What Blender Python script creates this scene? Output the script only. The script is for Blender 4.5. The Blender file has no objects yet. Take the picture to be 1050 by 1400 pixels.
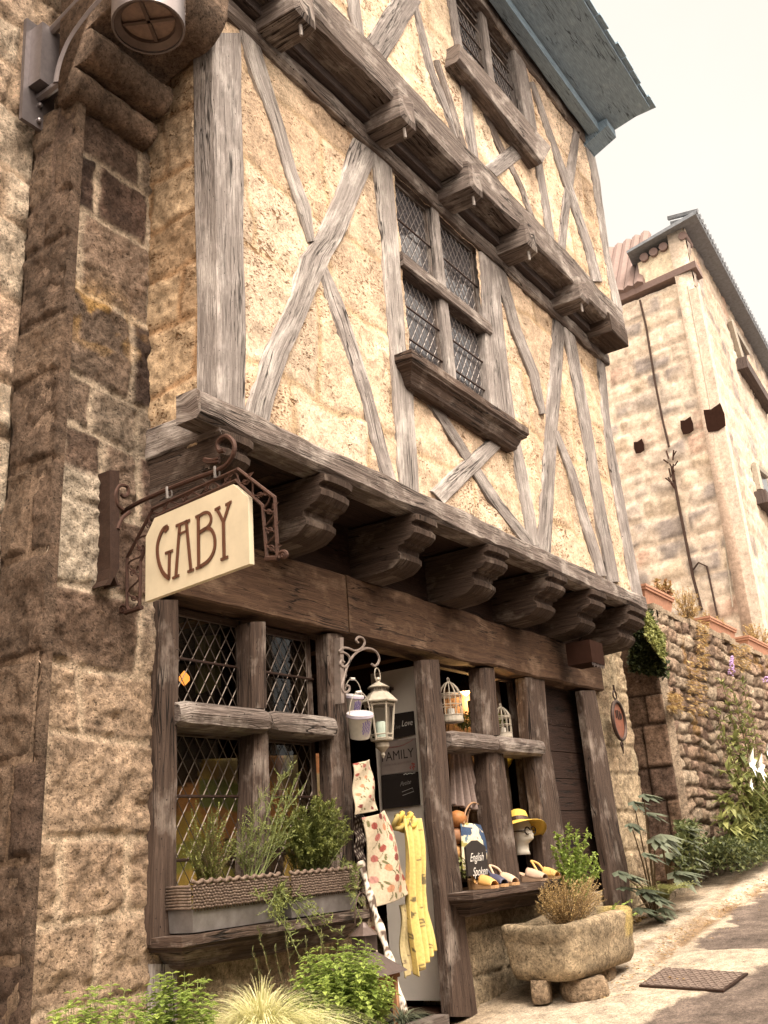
import bpy, math, random
import numpy as np
from mathutils import Vector, Matrix
random.seed(7)
S = bpy.context.scene
COL = S.collection
# ------------------------------------------------------------------ camera
F_PX = 1381.0; CX, CY = 525.0, 700.0
def _n(v): return v/np.linalg.norm(v)
_x = _n(np.array([952., 395., F_PX])); _z = _n(np.array([-315., -4070., F_PX]))
_x = _n(_x-_z*(_x@_z)*.5); _z = _n(_z-_x*(_x@_z)); _y = np.cross(_z, _x)
RW = np.array([_x, _y, _z])                      # camera (right, down, forward) -> world
cam = bpy.data.cameras.new('camera'); co = bpy.data.objects.new('camera', cam); COL.objects.link(co)
cam.sensor_fit = 'VERTICAL'; cam.sensor_height = 24; cam.lens = F_PX/1400*24
cam.clip_start = .05; cam.clip_end = 500
m = Matrix.Identity(4)
for i in range(3):
    m[i][0] = RW[i][0]; m[i][1] = -RW[i][1]; m[i][2] = -RW[i][2]
co.matrix_world = m
S.camera = co
def ray(px, py): return RW@np.array([px-CX, py-CY, F_PX])
def at(px, py, Y=3.0): d = ray(px, py); return Vector(d*(Y/d[1]))
def atx(px, py, X): d = ray(px, py); return Vector(d*(X/d[0]))
def gz(x): return -1.53+.09*x
def atg(px, py, h=0.):
    r = ray(px, py); return Vector(r*((-1.53+h)/(r[2]-.09*r[0])))
# ------------------------------------------------------------------ sky, sun, exposure
SUN_EL, SUN_AZ = math.radians(58), math.radians(205)    # towards the sun: azimuth from +Y clockwise
w = bpy.data.worlds.new('World'); S.world = w; w.use_nodes = True
nt = w.node_tree; nt.nodes.clear()
def wn(t, **k):
    n = nt.nodes.new(t)
    for a, b in k.items(): setattr(n, a, b)
    return n
out = wn('ShaderNodeOutputWorld'); bg = wn('ShaderNodeBackground')
sky = wn('ShaderNodeTexSky', sky_type='NISHITA', sun_disc=False, sun_elevation=SUN_EL, sun_rotation=SUN_AZ,
         air_density=1.0, dust_density=4.0, ozone_density=1.0)
tc = wn('ShaderNodeTexCoord')
dot = wn('ShaderNodeVectorMath', operation='DOT_PRODUCT'); dot.inputs[1].default_value = (-.22, -.42, .88)
nt.links.new(tc.outputs['Generated'], dot.inputs[0])
ramp = wn('ShaderNodeMapRange'); ramp.inputs[1].default_value = .42; ramp.inputs[2].default_value = .98
ramp.inputs[3].default_value = 0.; ramp.inputs[4].default_value = 1.
nt.links.new(dot.outputs['Value'], ramp.inputs[0])
cloud = wn('ShaderNodeMix', data_type='RGBA')           # thin cloud, thicker and brighter towards the sun
cloud.inputs['A'].default_value = (5.9, 5.4, 4.6, 1); cloud.inputs['B'].default_value = (53, 44.5, 36, 1)
nt.links.new(ramp.outputs[0], cloud.inputs['Factor'])
cn = wn('ShaderNodeTexNoise'); cn.inputs['Scale'].default_value = 2.2; cn.inputs['Detail'].default_value = 5
thin = wn('ShaderNodeMix', data_type='RGBA'); thin.inputs['A'].default_value = (5.6, 5.15, 4.4, 1); thin.inputs['B'].default_value = (6.6, 6.3, 5.9, 1)
nt.links.new(tc.outputs['Generated'], cn.inputs['Vector']); nt.links.new(cn.outputs[0], thin.inputs['Factor']); nt.links.new(thin.outputs['Result'], cloud.inputs['A'])
mixs = wn('ShaderNodeMix', data_type='RGBA'); mixs.inputs['Factor'].default_value = .96
nt.links.new(sky.outputs[0], mixs.inputs['A']); nt.links.new(cloud.outputs['Result'], mixs.inputs['B'])
nt.links.new(mixs.outputs['Result'], bg.inputs[0]); bg.inputs[1].default_value = .1
nt.links.new(bg.outputs[0], out.inputs[0])
sl = bpy.data.lights.new('sun', 'SUN'); sl.energy = 2.4; sl.angle = math.radians(20); sl.color = (1, .905, .78)
so = bpy.data.objects.new('sun', sl); COL.objects.link(so)
sd = Vector((math.sin(SUN_AZ)*math.cos(SUN_EL), math.cos(SUN_AZ)*math.cos(SUN_EL), math.sin(SUN_EL)))
so.rotation_euler = sd.to_track_quat('Z', 'Y').to_euler()
S.view_settings.view_transform = 'Standard'; S.view_settings.look = 'None'
S.view_settings.exposure = 0.85; S.view_settings.gamma = 1
# ------------------------------------------------------------------ noise (numpy)
def _h(i, j, k, s):
    n = (i*374761393+j*668265263+k*2147483647+s*1274126177) & 0xffffffff
    n = ((n ^ (n >> 13))*1274126177) & 0xffffffff
    n = ((n ^ (n >> 16))*2246822519) & 0xffffffff
    return ((n ^ (n >> 15)) & 0xffff)/65535.0
def vn(x, y, z=0., s=0):
    x = np.asarray(x, float); y = np.asarray(y, float)+0*x; z = np.asarray(z, float)+0*x
    i, j, k = np.floor(x).astype(np.int64), np.floor(y).astype(np.int64), np.floor(z).astype(np.int64)
    f, g, h = x-i, y-j, z-k
    f = f*f*(3-2*f); g = g*g*(3-2*g); h = h*h*(3-2*h)
    r = 0
    for a in (0, 1):
        for b in (0, 1):
            for c in (0, 1):
                r = r+_h(i+a, j+b, k+c, s)*(f if a else 1-f)*(g if b else 1-g)*(h if c else 1-h)
    return r*2-1
def fbm(x, y, z=0., o=4, s=0):
    r = 0; a = .5
    for q in range(o):
        r = r+a*vn(np.asarray(x)*2**q, np.asarray(y)*2**q, np.asarray(z)*2**q, s+q*17); a *= .5
    return r
def sst(a, b, x):
    t = np.clip((x-a)/(b-a), 0, 1); return t*t*(3-2*t)
# ------------------------------------------------------------------ materials
def mat(name):
    M = bpy.data.materials.new(name); M.use_nodes = True
    t = M.node_tree; t.nodes.clear()
    o = t.nodes.new('ShaderNodeOutputMaterial'); b = t.nodes.new('ShaderNodeBsdfPrincipled')
    t.links.new(b.outputs[0], o.inputs[0])
    def N(ty, ins=None, **k):
        n = t.nodes.new(ty)
        for a, v in k.items(): setattr(n, a, v)
        for a, v in (ins or {}).items():
            if isinstance(v, bpy.types.NodeSocket): t.links.new(v, n.inputs[a])
            else: n.inputs[a].default_value = v
        return n
    def B(**k):
        for a, v in k.items():
            a = a.replace('_', ' ')
            if isinstance(v, bpy.types.NodeSocket): t.links.new(v, b.inputs[a])
            else: b.inputs[a].default_value = v
    return M, N, B, t
def c4(c): return (c[0], c[1], c[2], 1)
def noise(N, vec, scale, detail=4, rough=.6, out=0):
    n = N('ShaderNodeTexNoise', {'Scale': scale, 'Detail': detail, 'Roughness': rough})
    if vec is not None: n.id_data.links.new(vec, n.inputs['Vector'])
    return n.outputs[out]
def rampn(N, fac, stops, interp='LINEAR'):
    r = N('ShaderNodeValToRGB', {'Fac': fac}); e = r.color_ramp.elements; r.color_ramp.interpolation = interp
    while len(e) < len(stops): e.new(.5)
    for q, (p, c) in enumerate(stops): e[q].position = p; e[q].color = c4(c) if hasattr(c, '__len__') else (c, c, c, 1)
    return r.outputs[0]
def mixc(N, f, a, b, mode='MIX'):
    n = N('ShaderNodeMix', data_type='RGBA', blend_type=mode)
    for k, v in (('Factor', f), ('A', a), ('B', b)):
        if isinstance(v, bpy.types.NodeSocket): n.id_data.links.new(v, n.inputs[k])
        elif k == 'Factor': n.inputs[k].default_value = v
        else: n.inputs[k].default_value = c4(v)
    return n.outputs['Result']
def wood(name, base, dark, pale, rough=.85, bump=.5, wear=.45, strength=1.):
    M, N, B, t = mat(name)
    uv = N('ShaderNodeUVMap').outputs[0]
    def mp(sx, sy): return N('ShaderNodeMapping', {'Vector': uv, 'Scale': (sx, sy, 1)}).outputs[0]
    g1 = noise(N, mp(1.6, 38), 1, 6, .68); g2 = noise(N, mp(9, 190), 1, 3, .6); bl = noise(N, mp(3, 5), 1, 5, .65)
    dist = N('ShaderNodeTexNoise', {'Vector': mp(1.1, 20), 'Scale': 1, 'Detail': 3, 'Distortion': .35}).outputs[0]
    crack = rampn(N, dist, [(.482, 0), (.494, 1), (.504, 1), (.516, 0)])
    wormy = noise(N, mp(60, 90), 1, 1, .5)
    worm = rampn(N, wormy, [(.70, 0), (.76, 1)])
    c = mixc(N, rampn(N, g1, [(.3, 0), (.7, 1)]), dark, base)
    c = mixc(N, rampn(N, bl, [(wear, 0), (wear+.22, 1)]), c, pale)
    c = mixc(N, rampn(N, g2, [(.35, .55), (.65, 1)]), (0, 0, 0), c)
    dk = tuple(x*.22 for x in dark)
    cm = N('ShaderNodeMath', {0: crack, 1: rampn(N, noise(N, mp(1.1, 3), 1, 2), [(.45, 0), (.55, 1)])}, operation='MULTIPLY').outputs[0]
    c = mixc(N, cm, c, dk); c = mixc(N, worm, c, dk)
    B(Base_Color=c, Roughness=rough, Specular_IOR_Level=.25)
    hh = N('ShaderNodeMath', {0: g1, 1: g2}, operation='ADD').outputs[0]
    hh = N('ShaderNodeMath', {0: hh, 1: cm}, operation='SUBTRACT').outputs[0]
    bp = N('ShaderNodeBump', {'Height': hh, 'Strength': bump, 'Distance': .012})
    B(Normal=bp.outputs[0])
    return M
def stonem(name, rough=.95, bump=.7, gain=1., fine=70, dist=.012, lo=.45, lo2=.55, pits=0., pitcol=(.1, .05, .02)):
    M, N, B, t = mat(name)
    a = N('ShaderNodeAttribute', attribute_name='Col').outputs[0]
    ob = N('ShaderNodeTexCoord').outputs['Object']
    n1 = noise(N, ob, fine, 8, .78); n2 = noise(N, ob, 9, 6, .68)
    c = mixc(N, 1., a, rampn(N, n2, [(.32, lo2*gain), (.68, 1.3*gain)]), 'MULTIPLY')
    c = mixc(N, 1., c, rampn(N, n1, [(.36, lo), (.60, 1.18)]), 'MULTIPLY')
    sp = noise(N, ob, fine*2.4, 3, .6); lg = noise(N, ob, fine*3.3, 2, .6)
    c = mixc(N, 1., c, rampn(N, sp, [(.33, .35 if lo < .6 else .75), (.41, 1)]), 'MULTIPLY')
    c = mixc(N, 1., c, rampn(N, lg, [(.60, 1), (.68, 1.35 if lo < .6 else 1.1)]), 'MULTIPLY')
    h = N('ShaderNodeMath', {0: n1, 1: rampn(N, sp, [(.33, 0), (.42, .35)])}, operation='ADD').outputs[0]
    if pits:
        ms = N('ShaderNodeMapping', {'Vector': ob, 'Scale': (1, 1, 1.7), 'Rotation': (.2, .3, .5)}).outputs[0]
        pn = noise(N, ms, 17, 3, .55); pm = N('ShaderNodeMath', {0: N('ShaderNodeMath', {0: noise(N, ob, 3.1, 3), 1: .45}, operation='MULTIPLY').outputs[0], 1: .29}, operation='ADD').outputs[0]
        pp = N('ShaderNodeMath', {0: pn, 1: pm}, operation='ADD').outputs[0]
        pf = rampn(N, pp, [(1.0+.16/pits-.0, 0), (1., 1)]) if False else N('ShaderNodeMapRange', {0: pp, 1: 1.155, 2: 1.24}).outputs[0]
        pn2 = noise(N, ms, 48, 2, .5)
        pf2 = N('ShaderNodeMapRange', {0: N('ShaderNodeMath', {0: pn2, 1: pm}, operation='ADD').outputs[0], 1: 1.14, 2: 1.21}).outputs[0]
        pf = N('ShaderNodeMath', {0: pf, 1: pf2}, operation='MAXIMUM').outputs[0]
        pf = N('ShaderNodeMath', {0: pf, 1: pits}, operation='MULTIPLY').outputs[0]
        c = mixc(N, pf, c, pitcol)
        h = N('ShaderNodeMath', {0: h, 1: N('ShaderNodeMath', {0: pf, 1: 1.6}, operation='MULTIPLY').outputs[0]}, operation='SUBTRACT').outputs[0]
    B(Base_Color=c, Roughness=rough, Specular_IOR_Level=.15)
    B(Normal=N('ShaderNodeBump', {'Height': h, 'Strength': bump, 'Distance': dist}).outputs[0])
    return M
def plain(name, col, rough=.6, metal=0., var=.25, scale=20, bump=.15, spec=.5, col2=None, lo=.35, hi=.7):
    M, N, B, t = mat(name)
    ob = N('ShaderNodeTexCoord').outputs['Object']
    n = noise(N, ob, scale, 5, .65)
    c2 = col2 or tuple(x*(1-var) for x in col)
    B(Base_Color=mixc(N, rampn(N, n, [(lo, 0), (hi, 1)]), col, c2), Roughness=rough, Metallic=metal, Specular_IOR_Level=spec)
    if bump: B(Normal=N('ShaderNodeBump', {'Height': noise(N, ob, scale*4, 4), 'Strength': bump, 'Distance': .005}).outputs[0])
    return M
def leafm(name, a, b, trans=.25):
    M, N, B, t = mat(name)
    at_ = N('ShaderNodeAttribute', attribute_name='Col').outputs[0]
    f = N('ShaderNodeSeparateColor', {0: at_}).outputs[0]
    B(Base_Color=mixc(N, f, a, b), Roughness=.55, Specular_IOR_Level=.3)
    pr = [n for n in t.nodes if n.type == 'BSDF_PRINCIPLED'][0]; o = [n for n in t.nodes if n.type == 'OUTPUT_MATERIAL'][0]
    tr = N('ShaderNodeBsdfTranslucent', {'Color': mixc(N, f, tuple(x*1.3 for x in a), tuple(x*1.3 for x in b))})
    mx = N('ShaderNodeMixShader', {0: trans}); t.links.new(pr.outputs[0], mx.inputs[1]); t.links.new(tr.outputs[0], mx.inputs[2])
    t.links.new(mx.outputs[0], o.inputs[0])
    return M
def emit(name, col, s):
    M, N, B, t = mat(name); B(Base_Color=c4(col), Emission_Color=c4(col), Emission_Strength=s); return M
def attrm(name, rough=.85, bump=.3, scale=60):
    M, N, B, t = mat(name)
    a = N('ShaderNodeAttribute', attribute_name='Col').outputs[0]; ob = N('ShaderNodeTexCoord').outputs['Object']
    n = noise(N, ob, scale, 4)
    B(Base_Color=mixc(N, 1., a, rampn(N, n, [(.3, .8), (.7, 1.1)]), 'MULTIPLY'), Roughness=rough, Specular_IOR_Level=.2,
      Normal=N('ShaderNodeBump', {'Height': n, 'Strength': bump, 'Distance': .004}).outputs[0])
    return M
def clearglass(name, tint=(.75, .75, .7)):
    M, N, B, t = mat(name)
    o = [n for n in t.nodes if n.type == 'OUTPUT_MATERIAL'][0]
    ob = N('ShaderNodeTexCoord').outputs['Object']
    bp = N('ShaderNodeBump', {'Height': noise(N, ob, 9, 2), 'Strength': .03, 'Distance': .01}).outputs[0]
    gl = N('ShaderNodeBsdfGlossy', {'Roughness': .04, 'Color': (.9, .9, .9, 1), 'Normal': bp}); tr = N('ShaderNodeBsdfTransparent', {'Color': c4(tint)})
    fr = N('ShaderNodeFresnel', {'IOR': 1.45, 'Normal': bp})
    bf = N('ShaderNodeMath', {0: 1., 1: N('ShaderNodeNewGeometry').outputs['Backfacing']}, operation='SUBTRACT').outputs[0]
    mx = N('ShaderNodeMixShader', {0: N('ShaderNodeMath', {0: fr.outputs[0], 1: bf}, operation='MULTIPLY').outputs[0]}); t.links.new(tr.outputs[0], mx.inputs[1]); t.links.new(gl.outputs[0], mx.inputs[2])
    t.links.new(mx.outputs[0], o.inputs[0]); return M
GREY = wood('weathered_grey_wood', (.41, .365, .345), (.16, .135, .125), (.60, .55, .52), wear=.49, bump=.8)
GREY2 = wood('pale_grey_wood', (.52, .47, .445), (.22, .19, .175), (.72, .67, .63), wear=.48, bump=.8)
BEAM = wood('weathered_beam_wood', (.28, .23, .205), (.07, .048, .04), (.56, .50, .455), wear=.50, bump=.9)
BROWN = wood('brown_oak', (.135, .092, .072), (.042, .025, .018), (.40, .335, .29), wear=.525, bump=.8)
CORB = wood('carved_bracket_oak', (.11, .075, .058), (.032, .018, .012), (.32, .26, .22), wear=.545, bump=.9)
EAVE = wood('flare_tinted_eaves_boards', (.33, .45, .56), (.28, .39, .49), (.40, .52, .62), wear=.55, bump=.2)  # blue of the lens flare is mixed into the eaves and tile colour
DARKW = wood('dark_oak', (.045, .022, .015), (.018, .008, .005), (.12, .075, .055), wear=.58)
LINTEL = wood('stained_lintel_oak', (.14, .082, .05), (.055, .028, .017), (.28, .19, .13), wear=.52, bump=.3)
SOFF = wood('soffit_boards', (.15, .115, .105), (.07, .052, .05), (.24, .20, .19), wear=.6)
STONE = stonem('rough_stone', fine=38, bump=1., dist=.035)
STONE2 = stonem('distant_stone', fine=16, bump=.35, dist=.02, lo=.8, lo2=.8)
PISE = stonem('pitted_plaster', fine=50, lo=.62, lo2=.72, bump=.9, dist=.014, pits=.85, pitcol=(.17, .085, .035))
GLASSD = plain('dark_window_glass', (.075, .072, .08), .05, 0, .3, 5, 0, .9)
GLASSC = clearglass('leaded_glass')
LEAD = plain('lead_came', (.15, .12, .10), .5, .6, .4, 30)
LEADP = plain('pale_lead_came', (.24, .21, .20), .5, .5, .4, 30)
IRON = plain('wrought_iron', (.055, .03, .022), .5, .5, .4, 40, .4)
RUST = plain('rusty_iron', (.065, .028, .018), .7, .4, .5, 40, .4)
CREAMP = plain('cream_sign_paint', (.60, .525, .385), .45, 0, .22, 4, .05)
LETTER = plain('brown_sign_lettering', (.10, .035, .015), .6, 0, .2, 30)
WHITEM = plain('white_enamel', (.60, .57, .52), .4, 0, .18, 30, .1)
BRKM = plain('dull_cream_iron', (.25, .20, .175), .6, .2, .35, 25, .2)
DULLW = plain('aged_white_metal', (.40, .355, .29), .5, 0, .35, 25, .2)
DOORP = plain('pale_door_paint', (.80, .74, .67), .6, 0, .12, 4, .1)
BLACKB = plain('blackboard', (.018, .012, .01), .7, 0, .3, 15)
CHALK = plain('chalk_white', (.75, .72, .68), .9)
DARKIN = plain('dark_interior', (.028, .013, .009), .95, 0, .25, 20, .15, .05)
AMBER = wood('interior_ceiling_boards', (.42, .20, .06), (.22, .09, .03), (.5, .27, .10), wear=.5)
ZINC = plain('zinc', (.22, .205, .20), .5, .3, .4, 12, .1, col2=(.12, .105, .10))
WICK = plain('wicker', (.07, .042, .03), .8, 0, .6, 60, .5, col2=(.20, .145, .11))
TILE = plain('roof_tile', (.20, .14, .125), .9, 0, .4, 14, .5, col2=(.16, .11, .10))
TERRA = plain('terracotta', (.38, .19, .12), .9, 0, .3, 20, .4)
BLUEG = plain('grey_slate_edge', (.20, .22, .25), .8, 0, .4, 14, .3)
SILV = plain('brushed_lamp_metal', (.17, .15, .155), .4, .6, .2, 30, .1)
LAMPG = plain('lamp_underside', (.10, .07, .06), .4, .3, .3, 20, .1)
ATTR = attrm('painted_cloth'); ATTRH = attrm('smooth_painted', .5, .08)
L_MINT = leafm('mint_leaves', (.10, .165, .03), (.31, .385, .09))
L_DARK = leafm('dark_leaves', (.045, .06, .024), (.16, .18, .065))
L_FERN = leafm('fine_leaves', (.075, .095, .025), (.25, .27, .075))
L_IVY = leafm('ivy_leaves', (.025, .035, .014), (.085, .10, .035), .1)
L_FIG = leafm('fig_leaves', (.055, .07, .045), (.16, .18, .12), .12)
L_DRY = leafm('dry_grass', (.30, .19, .09), (.46, .34, .15))
L_TUFT = leafm('feather_grass', (.40, .40, .16), (.80, .76, .50), .3)
L_LUSH = leafm('buddleia_leaves', (.11, .13, .04), (.32, .33, .12))
L_RED = leafm('reddish_leaves', (.32, .12, .08), (.30, .26, .10))
STEM = plain('plant_stem', (.16, .11, .06), .8); GSTEM = plain('green_stem', (.20, .24, .08), .8)
# ------------------------------------------------------------------ mesh builder
V3 = Vector
class MB:
    def __init__(s): s.v = []; s.f = []; s.uv = []; s.c = []; s.col = None
    def add(s, pts, faces, uvs=None, col=None):
        o = len(s.v); s.v += [tuple(p) for p in pts]; cc = col or s.col or (1, 1, 1)
        s.c += [cc]*len(pts)
        for q, f in enumerate(faces):
            s.f.append(tuple(o+i for i in f)); s.uv.append(uvs[q] if uvs else [(0, 0)]*len(f))
        return s
    def hexa(s, c, along=0, col=None):
        """c: 8 corners, 0-3 bottom loop, 4-7 top loop"""
        F = [(0, 3, 2, 1), (4, 5, 6, 7), (0, 1, 5, 4), (1, 2, 6, 5), (2, 3, 7, 6), (3, 0, 4, 7)]
        c = [V3(p) for p in c]; r = random.uniform(0, 50); r2 = random.uniform(0, 50)
        ax = [(c[1]-c[0]), (c[3]-c[0]), (c[4]-c[0])]; a = ax[along].normalized()
        uv = []
        for q, f in enumerate(F):
            p0 = c[f[0]]; e1 = c[f[1]]-p0; nn = e1.cross(c[f[3]]-p0)
            bvec = nn.cross(a)
            if bvec.length < 1e-9 or abs(nn.normalized().dot(a)) > .8: bvec = e1; aa = c[f[3]]-p0
            else: aa = a
            bvec = bvec.normalized(); aa = aa.normalized()
            uv.append([((c[i]-c[0]).dot(aa)+r, (c[i]-c[0]).dot(bvec)+r2+q*.37) for i in f])
        return s.add(c, F, uv, col)
    def box(s, x0, x1, y0, y1, z0, z1, along=0, col=None, M=None):
        c = [(x0, y0, z0), (x1, y0, z0), (x1, y1, z0), (x0, y1, z0), (x0, y0, z1), (x1, y0, z1), (x1, y1, z1), (x0, y1, z1)]
        if M: c = [M@V3(p) for p in c]
        return s.hexa(c, along, col)
    def loft(s, rings, closed=True, caps=True, col=None, ul=None):
        n = len(rings[0]); pts = [p for r in rings for p in r]; F = []; U = []
        r0 = random.uniform(0, 50); r1 = random.uniform(0, 50); cum = 0
        per = [0]
        for j in range(n): per.append(per[-1]+(V3(rings[0][(j+1) % n])-V3(rings[0][j])).length)
        cs = [0]
        for i in range(1, len(rings)):
            a = sum((V3(p) for p in rings[i]), V3((0, 0, 0)))/n; b = sum((V3(p) for p in rings[i-1]), V3((0, 0, 0)))/n
            cs.append(cs[-1]+(a-b).length)
        for i in range(len(rings)-1):
            for j in range(n if closed else n-1):
                k = (j+1) % n
                F.append((i*n+j, i*n+k, (i+1)*n+k, (i+1)*n+j))
                U.append([(cs[i]+r0, per[j]+r1), (cs[i]+r0, per[j+1]+r1), (cs[i+1]+r0, per[j+1]+r1), (cs[i+1]+r0, per[j]+r1)])
        if caps and closed:
            e = len(rings)-1
            F.append(tuple(range(n-1, -1, -1))); U.append([(r0+.1*math.cos(q), r1+.02*q) for q in range(n)])
            F.append(tuple(e*n+q for q in range(n))); U.append([(r0+.1*math.cos(q), r1+.02*q) for q in range(n)])
        return s.add(pts, F, U, col)
    def tube(s, pts, r, n=6, col=None, caps=True):
        pts = [V3(p) for p in pts]; rs = r if hasattr(r, '__len__') else [r]*len(pts); rings = []
        up = None
        for i, p in enumerate(pts):
            t = (pts[min(i+1, len(pts)-1)]-pts[max(i-1, 0)])
            t = t.normalized() if t.length > 1e-9 else V3((0, 0, 1))
            if up is None: up = V3((0, 0, 1)) if abs(t.z) < .9 else V3((1, 0, 0))
            a = up-t*up.dot(t)
            a = a.normalized() if a.length > 1e-6 else t.orthogonal().normalized()
            up = a; b = t.cross(a)
            rings.append([p+(a*math.cos(q*6.28318/n)+b*math.sin(q*6.28318/n))*rs[i] for q in range(n)])
        return s.loft(rings, True, caps, col)
    def lathe(s, prof, c=(0, 0, 0), n=16, axis=None, col=None):
        c = V3(c); az = V3(axis).normalized() if axis else V3((0, 0, 1)); a = az.orthogonal().normalized(); b = az.cross(a)
        if not axis: a, b = V3((1, 0, 0)), V3((0, 1, 0))
        rings = [[c+az*z+(a*math.cos(q*2*math.pi/n)+b*math.sin(q*2*math.pi/n))*max(r, 1e-4) for q in range(n)] for r, z in prof]
        return s.loft(rings, True, True, col)
    def prism(s, poly, d, col=None):
        """polygon (3-D points) pushed along d"""
        poly = [V3(p) for p in poly]; d = V3(d); return s.loft([poly, [p+d for p in poly]], True, True, col)
    def ribbon(s, L, R, depth, n=(0, -1, 0), jit=.004, step=.05, cham=.012, seed=None, back=.0):
        """timber whose front face runs between the edge lines L and R and which is depth deep behind it"""
        n = V3(n); L = [V3(p) for p in L]; R = [V3(p) for p in R]; sd_ = seed if seed is not None else random.randint(0, 9999)
        st = []
        for i in range(len(L)-1):
            k = max(1, int(((L[i+1]+R[i+1])/2-(L[i]+R[i])/2).length/step))
            for q in range(k): st.append((L[i].lerp(L[i+1], q/k), R[i].lerp(R[i+1], q/k)))
        st.append((L[-1], R[-1])); rings = []
        K = len(st); tt = np.arange(K)*step
        jl = fbm(tt*2.2, sd_*1.7, 0, 4, sd_)*jit*1.7; jr = fbm(tt*2.2, sd_*1.7+9, 0, 4, sd_+5)*jit*1.7; jf = fbm(tt*4, sd_*.7, 0, 3, sd_+8)*jit*1.2; jc = fbm(tt*2.5, sd_*.3, 4, 4, sd_+11)
        for i, (a, b) in enumerate(st):
            d = b-a; wd = d.length; d = d/wd; kj = min(1., wd/.17); a = a-d*jl[i]*kj; b = b+d*jr[i]*kj; wd = (b-a).length
            cc = min(cham, wd*.2)*(1+1.2*jc[i]); f = n*jf[i]
            bk = n*-depth
            rings.append([a+bk, a+n*-cc+f, a+d*cc+f, a+d*wd*.5+f+n*.002, b-d*cc+f, b+n*-cc+f, b+bk])
        return s.loft(rings, True, True)
    def build(s, name, m, parent=None, smooth=False, loc=None, bev=0):
        me = bpy.data.meshes.new(name)
        base = V3(loc) if loc is not None else (WL.get(parent.name, V3((0, 0, 0))) if parent else V3((0, 0, 0)))
        bx, by, bz = base
        me.from_pydata([(x-bx, y-by, z-bz) for x, y, z in s.v], [], s.f)
        ul = me.uv_layers.new(name='UVMap'); flat = []
        for u in s.uv:
            for a in u: flat += [a[0], a[1]]
        ul.data.foreach_set('uv', flat)
        ca = me.color_attributes.new('Col', 'FLOAT_COLOR', 'POINT')
        cc = np.ones((len(s.v), 4)); cc[:, :3] = np.array(s.c).reshape(-1, 3) if s.c else 1
        ca.data.foreach_set('color', cc.ravel())
        for mm in (m if isinstance(m, (list, tuple)) else [m]): me.materials.append(mm)
        o = bpy.data.objects.new(name, me); COL.objects.link(o)
        if smooth:
            me.polygons.foreach_set('use_smooth', [True]*len(me.polygons))
            if smooth != 1 and hasattr(me, 'set_sharp_from_angle'): me.set_sharp_from_angle(angle=smooth)
        if parent: o.parent = parent
        else: o.location = base
        WL[o.name] = base
        return o
WL = {}
def tag(o, label=None, cat=None, group=None, kind=None):
    if label: o['label'] = label
    if cat: o['category'] = cat
    if group: o['group'] = group
    if kind: o['kind'] = kind
    return o
def thing(name, label, cat, loc, group=None):
    o = bpy.data.objects.new(name, None); COL.objects.link(o); o.location = loc; o.empty_display_size = .1
    WL[o.name] = V3(loc); return tag(o, label, cat, group)
def one(mb, name, m, label, cat, group=None, smooth=False, loc=None):
    """a thing that is one mesh, its origin at the middle of its base"""
    a = np.array(mb.v); l = loc or ((a[:, 0].min()+a[:, 0].max())/2, (a[:, 1].min()+a[:, 1].max())/2, a[:, 2].min())
    return tag(mb.build(name, m, None, smooth, loc=l), label, cat, group)
def px(L, Y): return [at(a, b, Y) for a, b in L]
def timber(root, name, st, Y, depth, m, jit=.004, label=None, cham=.012, ext=0):
    """st: stations (left px, right px, y px) or ((xl,yl),(xr,yr)) on the vertical plane Y"""
    L = []; R = []
    for s_ in st:
        if len(s_) == 3: L.append(at(s_[0], s_[2], Y)); R.append(at(s_[1], s_[2], Y))
        else: L.append(at(*s_[0], Y)); R.append(at(*s_[1], Y))
    if ext:
        for E_ in (L, R):
            E_[0] = E_[0]+(E_[0]-E_[1]).normalized()*ext; E_[-1] = E_[-1]+(E_[-1]-E_[-2]).normalized()*(ext if Y > 2.9 else ext*3.2)
    b = MB(); b.ribbon(L, R, depth, jit=jit, cham=cham); return b.build(name, m, root)
def beamx(x0, x1, yf, yb, z0, z1, jit=.006, cham=.015, sag=0):
    """horizontal timber along X, front face at yf"""
    b = MB(); n = max(2, int((x1-x0)/.4)); A = []; Bp = []
    for i in range(n+1):
        t = i/n; dz = sag*math.sin(math.pi*t); A.append(V3((x0+(x1-x0)*t, yf, z0+dz))); Bp.append(V3((x0+(x1-x0)*t, yf, z1+dz)))
    b.ribbon(Bp, A, yb-yf, jit=jit, cham=cham); return b
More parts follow.
